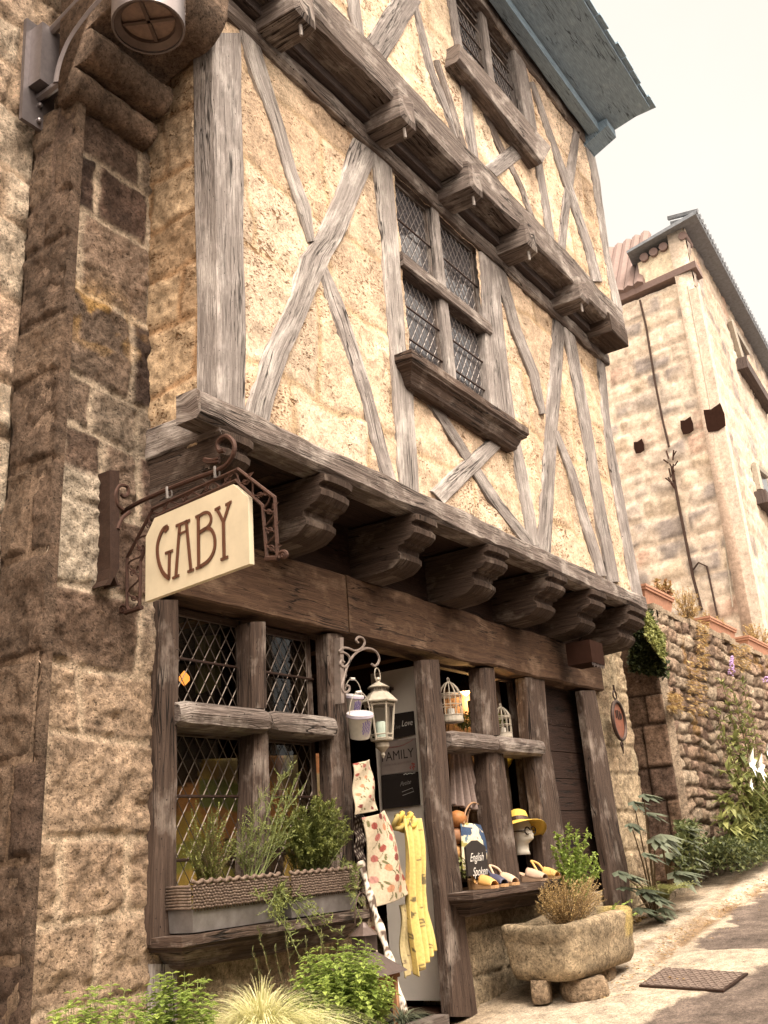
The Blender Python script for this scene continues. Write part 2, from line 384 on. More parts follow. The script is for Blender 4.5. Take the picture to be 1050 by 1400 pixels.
# ------------------------------------------------------------------ stone surfaces
def stonewall(b, O, U, Vv, Nn, W, H, rows, seed, amp=.03, tones=None, mortar=(.3, .24, .17), mw=.03, res=.02,
              wob=.03, ratio=1.8, rough=.012, thick=.2, mask=None, soft=1., patch=None, blend=.0, holes=()):
    """rows of stones as real relief: grid mesh pushed along Nn; closed behind"""
    O, U, Vv, Nn = [np.array(q, float) for q in (O, U, Vv, Nn)]
    nu = max(4, int(W/res)+1); nv = max(4, int(H/res)+1)
    u, v = np.meshgrid(np.linspace(0, W, nu), np.linspace(0, H, nv))
    P0 = O+u[..., None]*U+v[..., None]*Vv
    X, Y, Z = P0[..., 0], P0[..., 1], P0[..., 2]
    rg = np.random.RandomState(seed)
    uu = u+wob*fbm(u*2.5, v*2.5, seed, 3, seed); vvv = v+wob*.8*fbm(u*2.2+30, v*2.5, seed, 3, seed+3)
    edges = [-.3]
    while edges[-1] < H+.5: edges.append(edges[-1]+rows*rg.uniform(.7, 1.35))
    edges = np.array(edges); ri = np.clip(np.searchsorted(edges, vvv)-1, 0, len(edges)-2)
    dv = np.minimum(vvv-edges[ri], edges[ri+1]-vvv)
    du = np.zeros_like(u); sid = np.zeros(u.shape, int)
    for r in range(len(edges)-1):
        h = edges[r+1]-edges[r]; e = [-.8*rg.rand()-.3]
        while e[-1] < W+.6: e.append(e[-1]+h*ratio*rg.uniform(.45, 1.5))
        e = np.array(e); k = ri == r
        if not k.any(): continue
        ci = np.clip(np.searchsorted(e, uu[k])-1, 0, len(e)-2)
        du[k] = np.minimum(uu[k]-e[ci], e[ci+1]-uu[k]); sid[k] = r*97+ci
    d = np.minimum(du, dv)+.25*mw*fbm(u*9, v*9, 0, 3, seed+9)
    h = sst(mw*.2, mw*(.55+.6*soft), d)
    hs = _h(sid, sid*3+1, 0*sid, seed); hs2 = _h(sid+11, sid*5+1, 0*sid, seed+4)
    rel = amp*(h*(.55+.6*hs)) + rough*fbm(X*7, Y*7, Z*7, 5, seed+20)*(.4+h) + rough*.55*fbm(X*24, Y*24, Z*24, 4, seed+30)*(.5+h)
    tones = np.array(tones or [(.42, .32, .2), (.36, .25, .16), (.24, .16, .12), (.46, .37, .26)])
    ti = (hs2*len(tones)).astype(int).clip(0, len(tones)-1)
    colr = tones[ti]*(0.85+.3*hs)[..., None]
    bl = sst(-.1, .35, fbm(X*3, Y*3, Z*3, 4, seed+40))[..., None]
    colr = colr*(1-.30*bl)+.30*bl*tones.mean(0)*.6
    cm = np.array(mortar)*(1+.25*fbm(X*6, Y*6, Z*6, 3, seed+50))[..., None]
    hh = h[..., None]
    if blend: hh = hh*(1-blend*sst(-.05, .25, fbm(X*2.1, Y*2.1, Z*2.1, 3, seed+60)))[..., None]
    colr = cm*(1-hh)+colr*hh
    if patch is not None: colr = patch(X, Y, Z, u, v, colr, h)
    P = P0+rel[..., None]*Nn
    if mask is not None: P = mask(P, u, v)
    pts = P.reshape(-1, 3); n0 = len(b.v)
    idx = np.arange(nu*nv).reshape(nv, nu)
    q = np.stack([idx[:-1, :-1], idx[:-1, 1:], idx[1:, 1:], idx[1:, :-1]], -1).reshape(-1, 4)+n0
    if np.dot(np.cross(U, Vv), Nn) < 0: q = q[:, ::-1]
    if holes:
        uc = (u[:-1, :-1]+u[1:, 1:]).ravel()/2; vc = (v[:-1, :-1]+v[1:, 1:]).ravel()/2; kp = np.ones(len(uc), bool)
        for a0, a1, b0, b1 in holes: kp &= ~((uc > a0) & (uc < a1) & (vc > b0) & (vc < b1))
        q = q[kp]
    b.v += [tuple(p) for p in pts.tolist()]; b.c += [tuple(p) for p in np.clip(colr, .004, 1).reshape(-1, 3).tolist()]
    fl = [tuple(f) for f in q.tolist()]; b.f += fl; b.uv += [[(0, 0)]*4]*len(fl)
    # rim and back
    ring = list(idx[0, :])+list(idx[1:, -1])+list(idx[-1, -2::-1])+list(idx[-2:0, 0])
    n1 = len(b.v)
    for i in ring: p = pts[i]-Nn*(thick+rel.reshape(-1)[i]); b.v.append(tuple(p.tolist())); b.c.append(tuple(colr.reshape(-1, 3)[i].tolist()))
    K = len(ring)
    for i in range(K):
        j = (i+1) % K; b.f.append((ring[i]+n0, n1+i, n1+j, ring[j]+n0)); b.uv.append([(0, 0)]*4)
    c0 = n1; c1 = n1+nu-1; c2 = c1+nv-1; c3 = c2+nu-1
    if not holes: b.f.append((c0, c3, c2, c1)); b.uv.append([(0, 0)]*4)
    return b
# ================================================================== GROUND
def ground():
    xs = np.concatenate([np.arange(-40, 3.5, 1.5), np.arange(3.5, 14, .03), np.arange(14, 26, .2), np.arange(26, 90, 4)])
    ys = np.concatenate([np.arange(-40, .6, 1.), np.arange(.6, 3.8, .03), np.arange(3.8, 40, 1.5)])
    X, Y = np.meshgrid(xs, ys)
    n = fbm(X*1.1, Y*1.1, 0, 4, 3); n2 = fbm(X*5, Y*5, 0, 4, 5)
    edge = 2.12+.16*np.sin(X*1.3+.6)-.10*(X-7)+.28*n+.10*n2            # asphalt ends, pale concrete apron begins
    edge = np.where(X > 7.9, np.maximum(edge, 2.62+.25*n2+.1*n+.03*(X-8.3)), edge)
    a = sst(-.03, .03, Y-edge)
    gut = np.exp(-((Y-(2.72+.10*np.sin(X*.9)+.05*n))/.07)**2)*sst(7.2, 7.8, X)
    gut2 = np.exp(-((Y-(3.02+.12*np.sin(X*1.2)))/.05)**2)*sst(6.4, 7, X)
    Z = -1.53+.09*X+.018*n+.006*n2-.02*gut+.03*sst(2.75, 3.0, Y)*sst(7., 8, X)+.006*a
    asp = np.array([.15, .118, .10])*(1+.5*n2+.3*n)[..., None]
    con = np.array([.47, .395, .31])*(1+.25*n+.18*n2)[..., None]
    col = asp*(1-a[..., None])+con*a[..., None]
    gg = np.clip(gut*.8*(n2 > -.15)+.45*gut2, 0, 1)[..., None]
    col = col*(1-gg)+np.array([.20, .12, .06])*gg
    d = sst(3.0, 3.4, Y+.2*n)[..., None]*.55
    col = col*(1-d)+np.array([.24, .17, .10])*d
    b = MB(); ny, nx = X.shape; idx = np.arange(nx*ny).reshape(ny, nx)
    b.v = list(map(tuple, np.stack([X, Y, Z], -1).reshape(-1, 3).tolist())); b.c = list(map(tuple, col.clip(.01, 1).reshape(-1, 3).tolist()))
    q = np.stack([idx[:-1, :-1], idx[:-1, 1:], idx[1:, 1:], idx[1:, :-1]], -1).reshape(-1, 4)
    b.f = list(map(tuple, q.tolist())); b.uv = [[(0, 0)]*4]*len(b.f)
    o = b.build('road', ROADM, None, True, loc=(0, 0, 0)); tag(o, kind='structure')
ROADM = stonem('road_surface', rough=.95, bump=.8, fine=60, dist=.008)
ground()
# ================================================================== STONE BUILDING AT THE LEFT AND ITS PIER
b = MB()
def leftmask(P, u, v):
    P = P.copy(); P[..., 1] += 0; k = sst(.82, 1, u/4.3); P[..., 1] += (k*.05); return P
stonewall(b, (-1.55, 3.8, -1.7), (1, 0, 0), (0, 0, 1), (0, -1, 0), 4.6, 9.2, .36, 11, amp=.038, mw=.035, res=.025, wob=.05, ratio=1.5, rough=.03,
          tones=[(.76, .58, .43), (.70, .52, .38), (.80, .65, .50), (.62, .45, .33)], mortar=(.56, .41, .29), mask=leftmask, thick=.5)
tag(b.build('stone_building', STONE, None, True, loc=(0, 3.8, -1.5)), 'rough pale stone house wall at the left edge carrying the big wall lantern', 'building')
PIER = thing('stone_pier', 'tall stained ashlar stone pier with a moulded corbel near the top, beside the shop front', 'pier', (3.05, 3.5, -1.3))
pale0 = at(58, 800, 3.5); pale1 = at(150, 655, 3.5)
def pierpatch(X, Y, Z, u, v, c, h):
    n = fbm(X*4, Z*4, Y*4, 4, 77); n2 = fbm(X*11, Z*11, 2, 4, 78)
    lo = sst(1.25, .7, Z+.25*n)[..., None]                     # sandy lower stones
    warm = np.array([.74, .54, .37])*(1+.35*n+.3*n2)[..., None]
    c = c*(1-lo*.45)+warm*lo*.45
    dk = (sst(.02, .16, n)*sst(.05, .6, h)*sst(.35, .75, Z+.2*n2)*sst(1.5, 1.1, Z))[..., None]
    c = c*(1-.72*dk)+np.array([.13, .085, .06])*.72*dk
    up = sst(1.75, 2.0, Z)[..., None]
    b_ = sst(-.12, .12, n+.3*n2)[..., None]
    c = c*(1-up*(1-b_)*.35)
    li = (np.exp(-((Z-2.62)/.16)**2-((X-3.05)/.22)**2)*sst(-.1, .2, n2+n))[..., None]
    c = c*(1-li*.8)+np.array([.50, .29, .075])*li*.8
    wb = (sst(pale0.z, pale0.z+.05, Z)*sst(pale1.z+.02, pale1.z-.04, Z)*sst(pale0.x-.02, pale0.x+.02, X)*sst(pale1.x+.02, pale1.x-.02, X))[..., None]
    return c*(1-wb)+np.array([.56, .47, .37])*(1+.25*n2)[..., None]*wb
def batter(P, u, v):
    P = P.copy(); P[..., 0] -= .034*(5.2-v)*(1-u/.66).clip(0, 1); return P
PT = [(.17, .11, .085), (.30, .215, .16), (.10, .065, .052), (.40, .31, .235), (.21, .14, .105)]
b = MB()
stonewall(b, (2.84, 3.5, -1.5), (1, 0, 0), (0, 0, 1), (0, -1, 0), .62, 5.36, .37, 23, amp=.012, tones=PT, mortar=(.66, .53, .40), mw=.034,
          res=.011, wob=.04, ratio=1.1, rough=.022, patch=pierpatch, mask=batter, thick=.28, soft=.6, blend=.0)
b.build('shaft', STONE, PIER, True)
b = MB()
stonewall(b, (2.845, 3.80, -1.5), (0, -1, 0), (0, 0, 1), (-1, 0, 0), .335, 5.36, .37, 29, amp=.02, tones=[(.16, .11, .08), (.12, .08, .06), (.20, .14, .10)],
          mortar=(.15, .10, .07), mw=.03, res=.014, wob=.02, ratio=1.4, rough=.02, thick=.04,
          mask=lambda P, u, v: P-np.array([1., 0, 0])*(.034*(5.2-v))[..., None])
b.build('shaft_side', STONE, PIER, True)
# moulded corbel: profile (Y, Z) carried along X
prof = [(3.56, 3.80)]
def arc(cy, cz, r, a0, a1, n=7): return [(cy+r*math.cos(math.radians(a0+(a1-a0)*i/n)), cz+r*math.sin(math.radians(a0+(a1-a0)*i/n))) for i in range(n+1)]
prof += arc(3.47, 3.90, .085, 270, 110)+arc(3.36, 4.07, .10, 280, 100)+[(3.27, 4.19), (3.2, 4.2)]+arc(3.05, 4.42, .20, 290, 180)+[(2.84, 4.5), (2.83, 4.62)]
prof += [(2.83, 5.3), (3.56, 5.3)]
xs = np.arange(2.78, 3.335, .02); rings = []
for x in xs:
    jn = .012*float(fbm(x*9, 3.3, 0, 3, 4)); st = -.012 if abs((x-2.74) % .21-.105) > .095 else 0
    rings.append([V3((x, y+(jn+st*-1 if 0 < i < len(prof)-1 else 0)+.012*float(fbm(x*14, y*14, z*14, 3, 6)), z+.01*float(fbm(x*12, y*12, z*9+5, 3, 2)))) for i, (y, z) in enumerate(prof)])
b = MB(); b.col = (.27, .19, .14); b.loft(rings)
b.c = [tuple(np.array([.27, .19, .14])*(1+.9*float(fbm(p[0]*9, p[1]*9, p[2]*9, 3, 8)))) for p in b.v]
b.build('moulded_corbel', STONE, PIER, 1.0)
b = MB(); stonewall(b, (2.76, 2.86, 5.2), (1, 0, 0), (0, 0, 1), (0, -1, 0), .57, 2.2, .36, 31, amp=.02, tones=PT, mw=.02, res=.03, thick=.9); b.build('upper_block', STONE, PIER, True)
# ================================================================== THE HALF-TIMBERED HOUSE
H = thing('half_timbered_house', 'medieval half-timbered house with sandy plaster infill, jettied floors and a small shop below', 'house', (6.3, 3.5, -.95))
PL = [(.66, .50, .365), (.60, .445, .315), (.71, .56, .425)]
def plpatch(X, Y, Z, u, v, c, h):
    n = fbm(X*2.2, Z*2.2, Y*2, 4, 5); n3 = fbm(X*1.3+9, Z*6, 0, 4, 15); pk = sst(.1, .3, fbm(X*1.5+4, Z*1.5, 0, 3, 61))[..., None]
    c = c*(1+.20*n+.12*n3)[..., None]
    c = c*(1-.4*pk)+np.array([.70, .57, .42])*.4*pk
    q = X*.55+Z*.85; ck = np.abs(fbm(q*3.2+2*fbm(X*1.5, Z*1.5, 0, 3, 19), X*1.1-Z*.6, 0, 4, 21)); ck = (sst(.014, .0, ck)*sst(-.05, .2, fbm(X*1.2, Z*1.2, 5, 2, 33)))[..., None]
    rs = sst(.12, .3, fbm(X*2.6, Z*.5, 0, 4, 44))[..., None]
    c = c*(1-.16*rs)
    return c*(1-.55*ck)
def plaster(O, U, W, Hh, N, seed, name, res=.022, tones=PL, rough=.014, rows=.62, mortar=(.50, .36, .225), thick=.12, amp=.007, holes=()):
    b = MB(); stonewall(b, O, U, (0, 0, 1), N, W, Hh, rows, seed, amp=amp, tones=tones, mortar=mortar, mw=.02, res=res, wob=.09, ratio=2.2,
                        rough=rough, patch=plpatch, thick=thick, soft=2., holes=holes); return b.build(name, PISE, H, True)
plaster((3.40, 3.028, 2.10), (1, 0, 0), 5.76, 2.60, (0, -1, 0), 3, 'plaster_infill', holes=[(5.27-3.4, 6.50-3.4, .93, 2.50)])
plaster((3.50, 2.797, 5.05), (1, 0, 0), 5.62, 2.25, (0, -1, 0), 5, 'plaster_infill', res=.03, holes=[(6.02-3.5, 7.62-3.5, 1.23, 2.07)])
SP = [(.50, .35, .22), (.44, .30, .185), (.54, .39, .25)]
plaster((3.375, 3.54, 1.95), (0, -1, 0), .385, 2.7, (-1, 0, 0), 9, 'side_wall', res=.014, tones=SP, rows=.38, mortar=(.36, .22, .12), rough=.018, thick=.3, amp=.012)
b = MB(); stonewall(b, (9.14, 3.06, 2.1), (0, 1, 0), (0, 0, 1), (1, 0, 0), 3.5, 5.2, .4, 12, amp=.02, tones=PL, mortar=(.5, .35, .2), res=.08, thick=.3); b.build('end_wall', PISE, H, True)
# ---- first floor timbers (front face Y = 3.0)
Y1 = 3.0
timber(H, 'corner_post', [(291, 331, 45), (296, 334, 300), (300, 337, 400), (300, 338, 559)], Y1, .15, GREY, jit=.005)
T1 = [
 ('brace', [(328, 350, 40), (345, 367, 97), (372, 388, 167), (391, 407, 233), (410, 427, 285), (421, 431, 322)], GREY2),
 ('brace', [((482, 192), (517, 215)), (460, 493, 267), (432, 470, 325), (413, 455, 350), (394, 427, 417), (362, 397, 483), (341, 377, 548), (337, 372, 572)], GREY2),
 ('brace', [(438, 450, 367), (450, 473, 417), (474, 495, 483), (497, 513, 550), (513, 532, 617), (525, 543, 655)], GREY),
 ('window_post', [(511, 535, 212), (525, 547, 338), (527, 549, 370), (535, 556, 473), (539, 565, 517), (543, 568, 583), (547, 573, 640), (549, 574, 672)], GREY2),
 ('window_post', [(657, 681, 348), (664, 690, 450), (672, 703, 560), (690, 706, 590)], GREY),
 ('stud', [(699, 714, 610), (707, 722, 650), (717, 732, 705), (722, 738, 748)], GREY2),
 ('brace', [(677, 690, 364), (700, 713, 450), (724, 737, 510), (738, 746, 560)], GREY),
 ('brace', [(758, 767, 594), (776, 786, 640), (792, 804, 700), (810, 823, 760), (816, 829, 782)], GREY),
 ('brace', [(757, 773, 438), (752, 769, 517), (747, 763, 583), (740, 758, 683), (736, 754, 752)], GREY),
 ('stud', [(771, 785, 452), (790, 804, 550), (807, 821, 650), (818, 833, 720), (832, 847, 790)], GREY),
 ('end_post', [(816, 826, 478), (826, 836, 583), (843, 855, 690), (866, 879, 812)], GREY),
 ('brace', [(588, 603, 555), (628, 643, 617), (668, 686, 683), (722, 740, 750)], GREY),
 ('cross_brace', [((672, 598), (686, 613)), ((590, 670), (608, 690))], GREY2)]
for i, (n, st, mm) in enumerate(T1): timber(H, n, st, Y1+.004*(i % 3), .10, mm, jit=.0035, ext=.035 if 'cross' not in n else 0)
beamx(3.19, 9.26, 2.975, 3.13, 1.985, 2.145, .007, .025, sag=0.0).build('sill_beam', BEAM, H)
beamx(3.42, 9.30, 2.97, 3.2, 4.60, 4.735, .010, .02).build('wall_plate', BEAM, H)
# side rail end
b = MB(); b.ribbon([(3.345, 3.5, 2.13), (3.345, 3.0, 2.13)], [(3.345, 3.5, 1.96), (3.345, 3.0, 1.96)], .2, (-1, 0, 0)); b.build('side_rail', BEAM, H)
# ---- soffit of the first jetty
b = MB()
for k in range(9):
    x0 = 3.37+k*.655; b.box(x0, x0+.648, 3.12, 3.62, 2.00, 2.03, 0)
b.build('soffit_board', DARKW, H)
# ---- carved corbels
def corbel(x0, x1, long=1.):
    pr = [(3.7, 1.982), (2.985, 1.982), (2.965, 1.97), (2.97, 1.935), (3.005, 1.925), (3.01, 1.91), (2.99, 1.89), (2.995, 1.86), (3.03, 1.83), (3.075, 1.82),
          (3.08, 1.805), (3.115, 1.80), (3.125, 1.77), (3.10, 1.745), (3.105, 1.715), (3.135, 1.69), (3.17, 1.668), (3.25, 1.652), (3.44, 1.643), (3.7, 1.64)]
    b = MB(); n = 5; R_ = []; sd_ = random.random()*99
    for i in range(n+1):
        t = i/n; x = x0+(x1-x0)*t; e = .014 if i in (0, n) else 0
        R_.append([V3((x, y+e*(0 if q in (0, len(pr)-1) else 1)+.010*float(fbm(x*8+sd_, y*8, z*8, 3, 3)), z+.008*float(fbm(x*8+sd_, y*9, z*8, 3, 4)))) for q, (y, z) in enumerate(pr)])
    rr = [[r[q] for r in R_] for q in range(len(pr))]        # loft along the profile so that the grain runs along the beam
    pts = []; F = []; U = []; r0 = random.uniform(0, 40); cum = 0
    for q in range(len(pr)):
        if q: cum += math.hypot(pr[q][0]-pr[q-1][0], pr[q][1]-pr[q-1][1])
        pts += rr[q]
        if q:
            for i in range(n):
                a = (q-1)*(n+1)+i; F.append((a, a+1, a+n+2, a+n+1)); w_ = (x1-x0)/n
                U.append([(cum+r0, i*w_), (cum+r0, (i+1)*w_), (cum+r0+.05, (i+1)*w_), (cum+r0+.05, i*w_)])
    K = len(pr)
    for i in (0, n):
        f = [q*(n+1)+i for q in range(K)]; F.append(tuple(f if i else f[::-1])); uu = [(pr[q][0]+r0, pr[q][1]+7+i) for q in range(K)]; U.append(uu if i else uu[::-1])
    b.add(pts, F, U); return b
for x0, x1 in ((3.36, 3.57), (4.15, 4.42), (5.10, 5.35), (6.04, 6.36), (7.04, 7.38), (7.88, 8.22)): corbel(x0, x1).build('corbel', CORB, H)
corbel(8.78, 9.2).build('corbel', CORB, H)
# ---- second jetty: joists, boards, bressummer
for i, x0 in enumerate((3.72, 4.86, 5.83, 6.79, 7.90)):
    b = MB(); x1 = x0+.23; rg = []
    for y, e in ((3.3, 0), (2.9, 0), (2.76, 0), (2.70, .012), (2.685, .045)):
        rg.append([(x0+e, y, 4.66+e), (x0+.115, y, 4.65+e*1.1), (x1-e, y, 4.66+e), (x1-e, y, 4.90-e*.5), (x0+e, y, 4.90-e*.5)])
    b.loft([[V3(p)+V3((0, 0, .012*float(fbm(p[0]*9, p[1]*7, i, 2)))) for p in r] for r in rg])
    jo = b.build('joist', BEAM, H)
    b = MB(); b.tube([(x0+.12, 2.74, 4.67), (x0+.125, 2.74, 4.58)], .011, 6); b.build('peg', GREY2, jo)
b = MB(); b.ribbon([(8.72, 2.71, 4.88), (9.2, 2.71, 4.88)], [(8.74, 2.71, 4.68), (9.18, 2.71, 4.68)], .5); b.build('joist', CORB, H)
beamx(3.45, 9.24, 2.735, 2.95, 4.82, 5.13, .008, .02).build('upper_sill_beam', BEAM, H)
b = MB(); b.box(3.4, 9.15, 2.93, 3.04, 4.745, 4.95); b.build('soffit_board', SOFF, H)
# ---- second floor timbers (front face Y = 2.77)
Y2 = 2.77
T2 = [
 ('stud', [(475, 492, -10), (480, 495, 20), (488, 499, 48)], GREY), ('brace', [((545, -14), (575, 6)), ((506, 48), (531, 80))], GREY),
 ('brace', [(559, 568, -10), (587, 597, 100), (614, 626, 167), (628, 636, 200)], GREY),
 ('window_post', [(611, 622, -15), (624, 632, 55), (630, 642, 100), (637, 649, 167), (644, 655, 213)], GREY),
 ('brace', [(598, 605, 92), (612, 621, 140), (627, 636, 192)], BEAM), ('brace', [(651, 657, 128), (680, 689, 200), (709, 717, 255), (724, 731, 294)], BEAM),
 ('cross_brace', [((706, 194), (722, 210)), ((664, 226), (680, 242))], GREY), ('stud', [(733, 742, 222), (744, 754, 290), (750, 758, 322)], GREY),
 ('window_post', [(702, 713, 62), (711, 726, 120), (722, 734, 175)], GREY),
 ('brace', [(728, 734, 120), (755, 763, 200), (775, 785, 260), (803, 814, 345), (806, 818, 360)], GREY), ('brace', [(786, 795, 170), (776, 788, 230), (768, 778, 295), (765, 775, 330)], GREY),
 ('end_post', [(795, 805, 172), (812, 821, 250), (826, 834, 345), (838, 847, 402)], GREY2)]
for i, (n, st, mm) in enumerate(T2): timber(H, n, st, Y2+.004*(i % 3), .10, mm, jit=.004, ext=.06 if 'cross' not in n else 0)
beamx(3.45, 9.22, 2.76, 2.95, 7.12, 7.30, .01).build('top_plate', BEAM, H)
# ---- windows
def lattice(x0, x1, z0, z1, y, pitch=.085, asp=1.45, r=.0032, m=LEAD, win=None, bars=1, barm=IRON):
    b = MB(); W, Hh = x1-x0, z1-z0; ph = pitch*asp
    def clip(a, c):
        t0, t1 = 0., 1.; dx, dz = c[0]-a[0], c[1]-a[1]
        for p, q in ((-dx, a[0]), (dx, W-a[0]), (-dz, a[1]), (dz, Hh-a[1])):
            if abs(p) < 1e-9:
                if q < 0: return None
            else:
                t = q/p
                if p < 0: t0 = max(t0, t)
                else: t1 = min(t1, t)
        return None if t0 >= t1 else ((a[0]+dx*t0, a[1]+dz*t0), (a[0]+dx*t1, a[1]+dz*t1))
    n = int(W/pitch)+int(Hh/ph)+3
    for k in range(-n, n):
        for s_ in (1, -1):
            c = clip((k*pitch, -.001), (k*pitch+s_*(Hh+.1)/asp, Hh+.1))
            if c:
                (a, z_), (c_, d_) = c; wob = random.uniform(-.0015, .0015)
                b.tube([(x0+a, y+s_*.0015, z0+z_), (x0+(a+c_)/2+wob, y+s_*.0015+wob, z0+(z_+d_)/2), (x0+c_, y+s_*.0015, z0+d_)], r, 4)
    for q in ((x0, z0, x1, z0), (x1, z0, x1, z1), (x1, z1, x0, z1), (x0, z1, x0, z0)): b.tube([(q[0], y, q[1]), (q[2], y, q[3])], r*1.5, 4)
    la = b.build('lead_lattice', m, win)
    for k in range(bars):
        zz = z0+Hh*(k+1)/(bars+1)
        bb = MB(); bb.tube([(x0-.03, y-.02, zz), (x1+.03, y-.02, zz)], .0075, 6); bb.build('glazing_bar', barm, win)
def frame(b, x0, x1, z0, z1, y0, y1, w):
    b.box(x0, x0+w, y0, y1, z0, z1, 2); b.box(x1-w, x1, y0, y1, z0, z1, 2); b.box(x0+w, x1-w, y0+.003, y1, z0, z0+w); b.box(x0+w, x1-w, y0+.003, y1, z1-w, z1)
def pane(win, x0, x1, z0, z1, y, m):
    b = MB(); b.box(x0, x1, y, y+.006, z0, z1); b.build('pane', m, win)
def upwin(name, X0, X1, Z0, Z1, ZT, XM, yf, fm, bars):
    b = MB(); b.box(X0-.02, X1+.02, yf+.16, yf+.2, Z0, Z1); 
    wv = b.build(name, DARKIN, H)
    for (a, c) in ((X0, XM-.05), (XM+.05, X1)):
        for (d, e) in ((Z0, ZT-.03), (ZT+.05, Z1)):
            fb = MB(); frame(fb, a+.004, c-.004, d+.004, e-.004, yf+.055, yf+.115, .022); fb.build('casement', fm, wv)
            pane(wv, a+.022, c-.022, d+.022, e-.022, yf+.08, GLASSD)
            lattice(a+.022, c-.022, d+.022, e-.022, yf+.072, .075, 1.5, .0027, LEADP, wv, bars if d == Z0 else 1)
    fb = MB(); fb.ribbon([(XM-.06, yf+.01, Z0), (XM-.06, yf+.01, Z1)], [(XM+.06, yf+.01, Z0), (XM+.06, yf+.01, Z1)], .14); fb.build('mullion', GREY, wv)
    return wv
w1 = upwin('window', 5.27, 6.50, 3.03, 4.60, 3.86, 5.84, 3.0, BEAM, 2)
b = MB(); b.ribbon([(5.23, 2.982, 3.92), (6.54, 2.982, 3.92)], [(5.23, 2.982, 3.81), (6.54, 2.982, 3.81)], .12, cham=.014, jit=.002); b.build('transom', BEAM, w1)
def moulded(x0, x1, y0, z1, h, proj, back, m, name, par):
    """moulded sill: a top lip and a hollow under it, its ends mitred back"""
    b = MB(); pr = [(0, 0), (0, -.28), (.12, -.36), (.12, -.42), (.42, -.55), (.55, -.75), (.60, -.80), (.62, -.9), (.8, -1.0)]
    rings = []
    for t, z in pr:
        i = t*proj; rings.append([(x0+i*1.2, back, z1+z*h), (x0+i*1.2, y0+i, z1+z*h), (x1-i*1.2, y0+i, z1+z*h), (x1-i*1.2, back, z1+z*h)])
    P = []; F = []; U = []; r0 = random.uniform(0, 40); cum = 0; n = 40
    for q, rg in enumerate(rings):
        if q: cum += math.hypot((pr[q][0]-pr[q-1][0])*proj, (pr[q][1]-pr[q-1][1])*h)
        A, B_, C, D = [V3(p) for p in rg]; line = [A]+[B_.lerp(C, i/n) for i in range(n+1)]+[D]
        for i, p in enumerate(line): P.append(p+V3((0, .006*float(fbm(p.x*4, q*.3, 0, 3, 5)), .010*float(fbm(p.x*3, 1, 0, 3, 9)))))
        K = len(line)
        if q:
            for i in range(K-1):
                a = (q-1)*K+i; F.append((a, a+K, a+K+1, a+1))
                u0 = line[i].x+line[i].y+r0; u1 = line[i+1].x+line[i+1].y+r0; U.append([(u0, cum-.03), (u0, cum), (u1, cum), (u1, cum-.03)])
    K = n+3; F.append(tuple(range(K))); U.append([(P[i].x+r0, P[i].y) for i in range(K)])
    e = (len(rings)-1)*K; F.append(tuple(range(e+K-1, e-1, -1))); U.append([(P[i].x, P[i].y) for i in range(e+K-1, e-1, -1)])
    b.add(P, F, U); return b.build(name, m, par)
moulded(5.03, 6.74, 2.87, 3.04, .20, .12, 3.04, BROWN, 'sill', w1)
b = MB(); b.box(6.07, 6.95, 2.80, 3.0, 5.9, 6.2)
w2 = upwin('window', 6.02, 7.62, 6.28, 7.12, 6.95, 6.80, 2.80, BEAM, 2)
b = MB(); b.ribbon([at(629, 57, 2.66), at(754, 200, 2.66)], [at(628, 82, 2.66), at(741, 224, 2.66)], .13, cham=.025); b.build('sill', BEAM, w2)
# ---- roof: eaves soffit and the tiles above
rf = MB(); e0 = at(803, 0, 2.0)
zo, zi = 7.42, 7.28
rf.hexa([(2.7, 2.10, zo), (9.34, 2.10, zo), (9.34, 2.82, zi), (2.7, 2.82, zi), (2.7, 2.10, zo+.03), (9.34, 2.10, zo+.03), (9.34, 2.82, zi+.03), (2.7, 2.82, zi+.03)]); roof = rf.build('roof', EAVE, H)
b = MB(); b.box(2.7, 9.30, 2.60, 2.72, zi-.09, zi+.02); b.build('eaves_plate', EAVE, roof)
b = MB(); x = 2.7; r = random.Random(4)
while x < 9.2:
    d = r.uniform(-.012, .02); dz = r.uniform(-.004, .004)
    for row in range(16):
        y0 = 2.05+d+row*.2; z0 = zo+.035+dz+row*.13; b.box(x, x+.225, y0, y0+.26, z0, z0+.022, 0, M=None)
    x += .232
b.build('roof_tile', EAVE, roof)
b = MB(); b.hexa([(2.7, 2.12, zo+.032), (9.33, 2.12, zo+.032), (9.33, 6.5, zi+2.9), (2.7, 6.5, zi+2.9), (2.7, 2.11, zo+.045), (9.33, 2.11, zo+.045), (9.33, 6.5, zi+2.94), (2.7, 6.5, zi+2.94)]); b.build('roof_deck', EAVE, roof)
b = MB(); b.hexa([(9.05, 2.5, zi-.07), (9.3, 2.5, zi-.07), (9.3, 2.8, zi-.2), (9.05, 2.8, zi-.2), (9.05, 2.5, zi+.02), (9.3, 2.5, zi+.02), (9.3, 2.8, zi+.0), (9.05, 2.8, zi+.0)]); b.build('eaves_bracket', EAVE, roof)
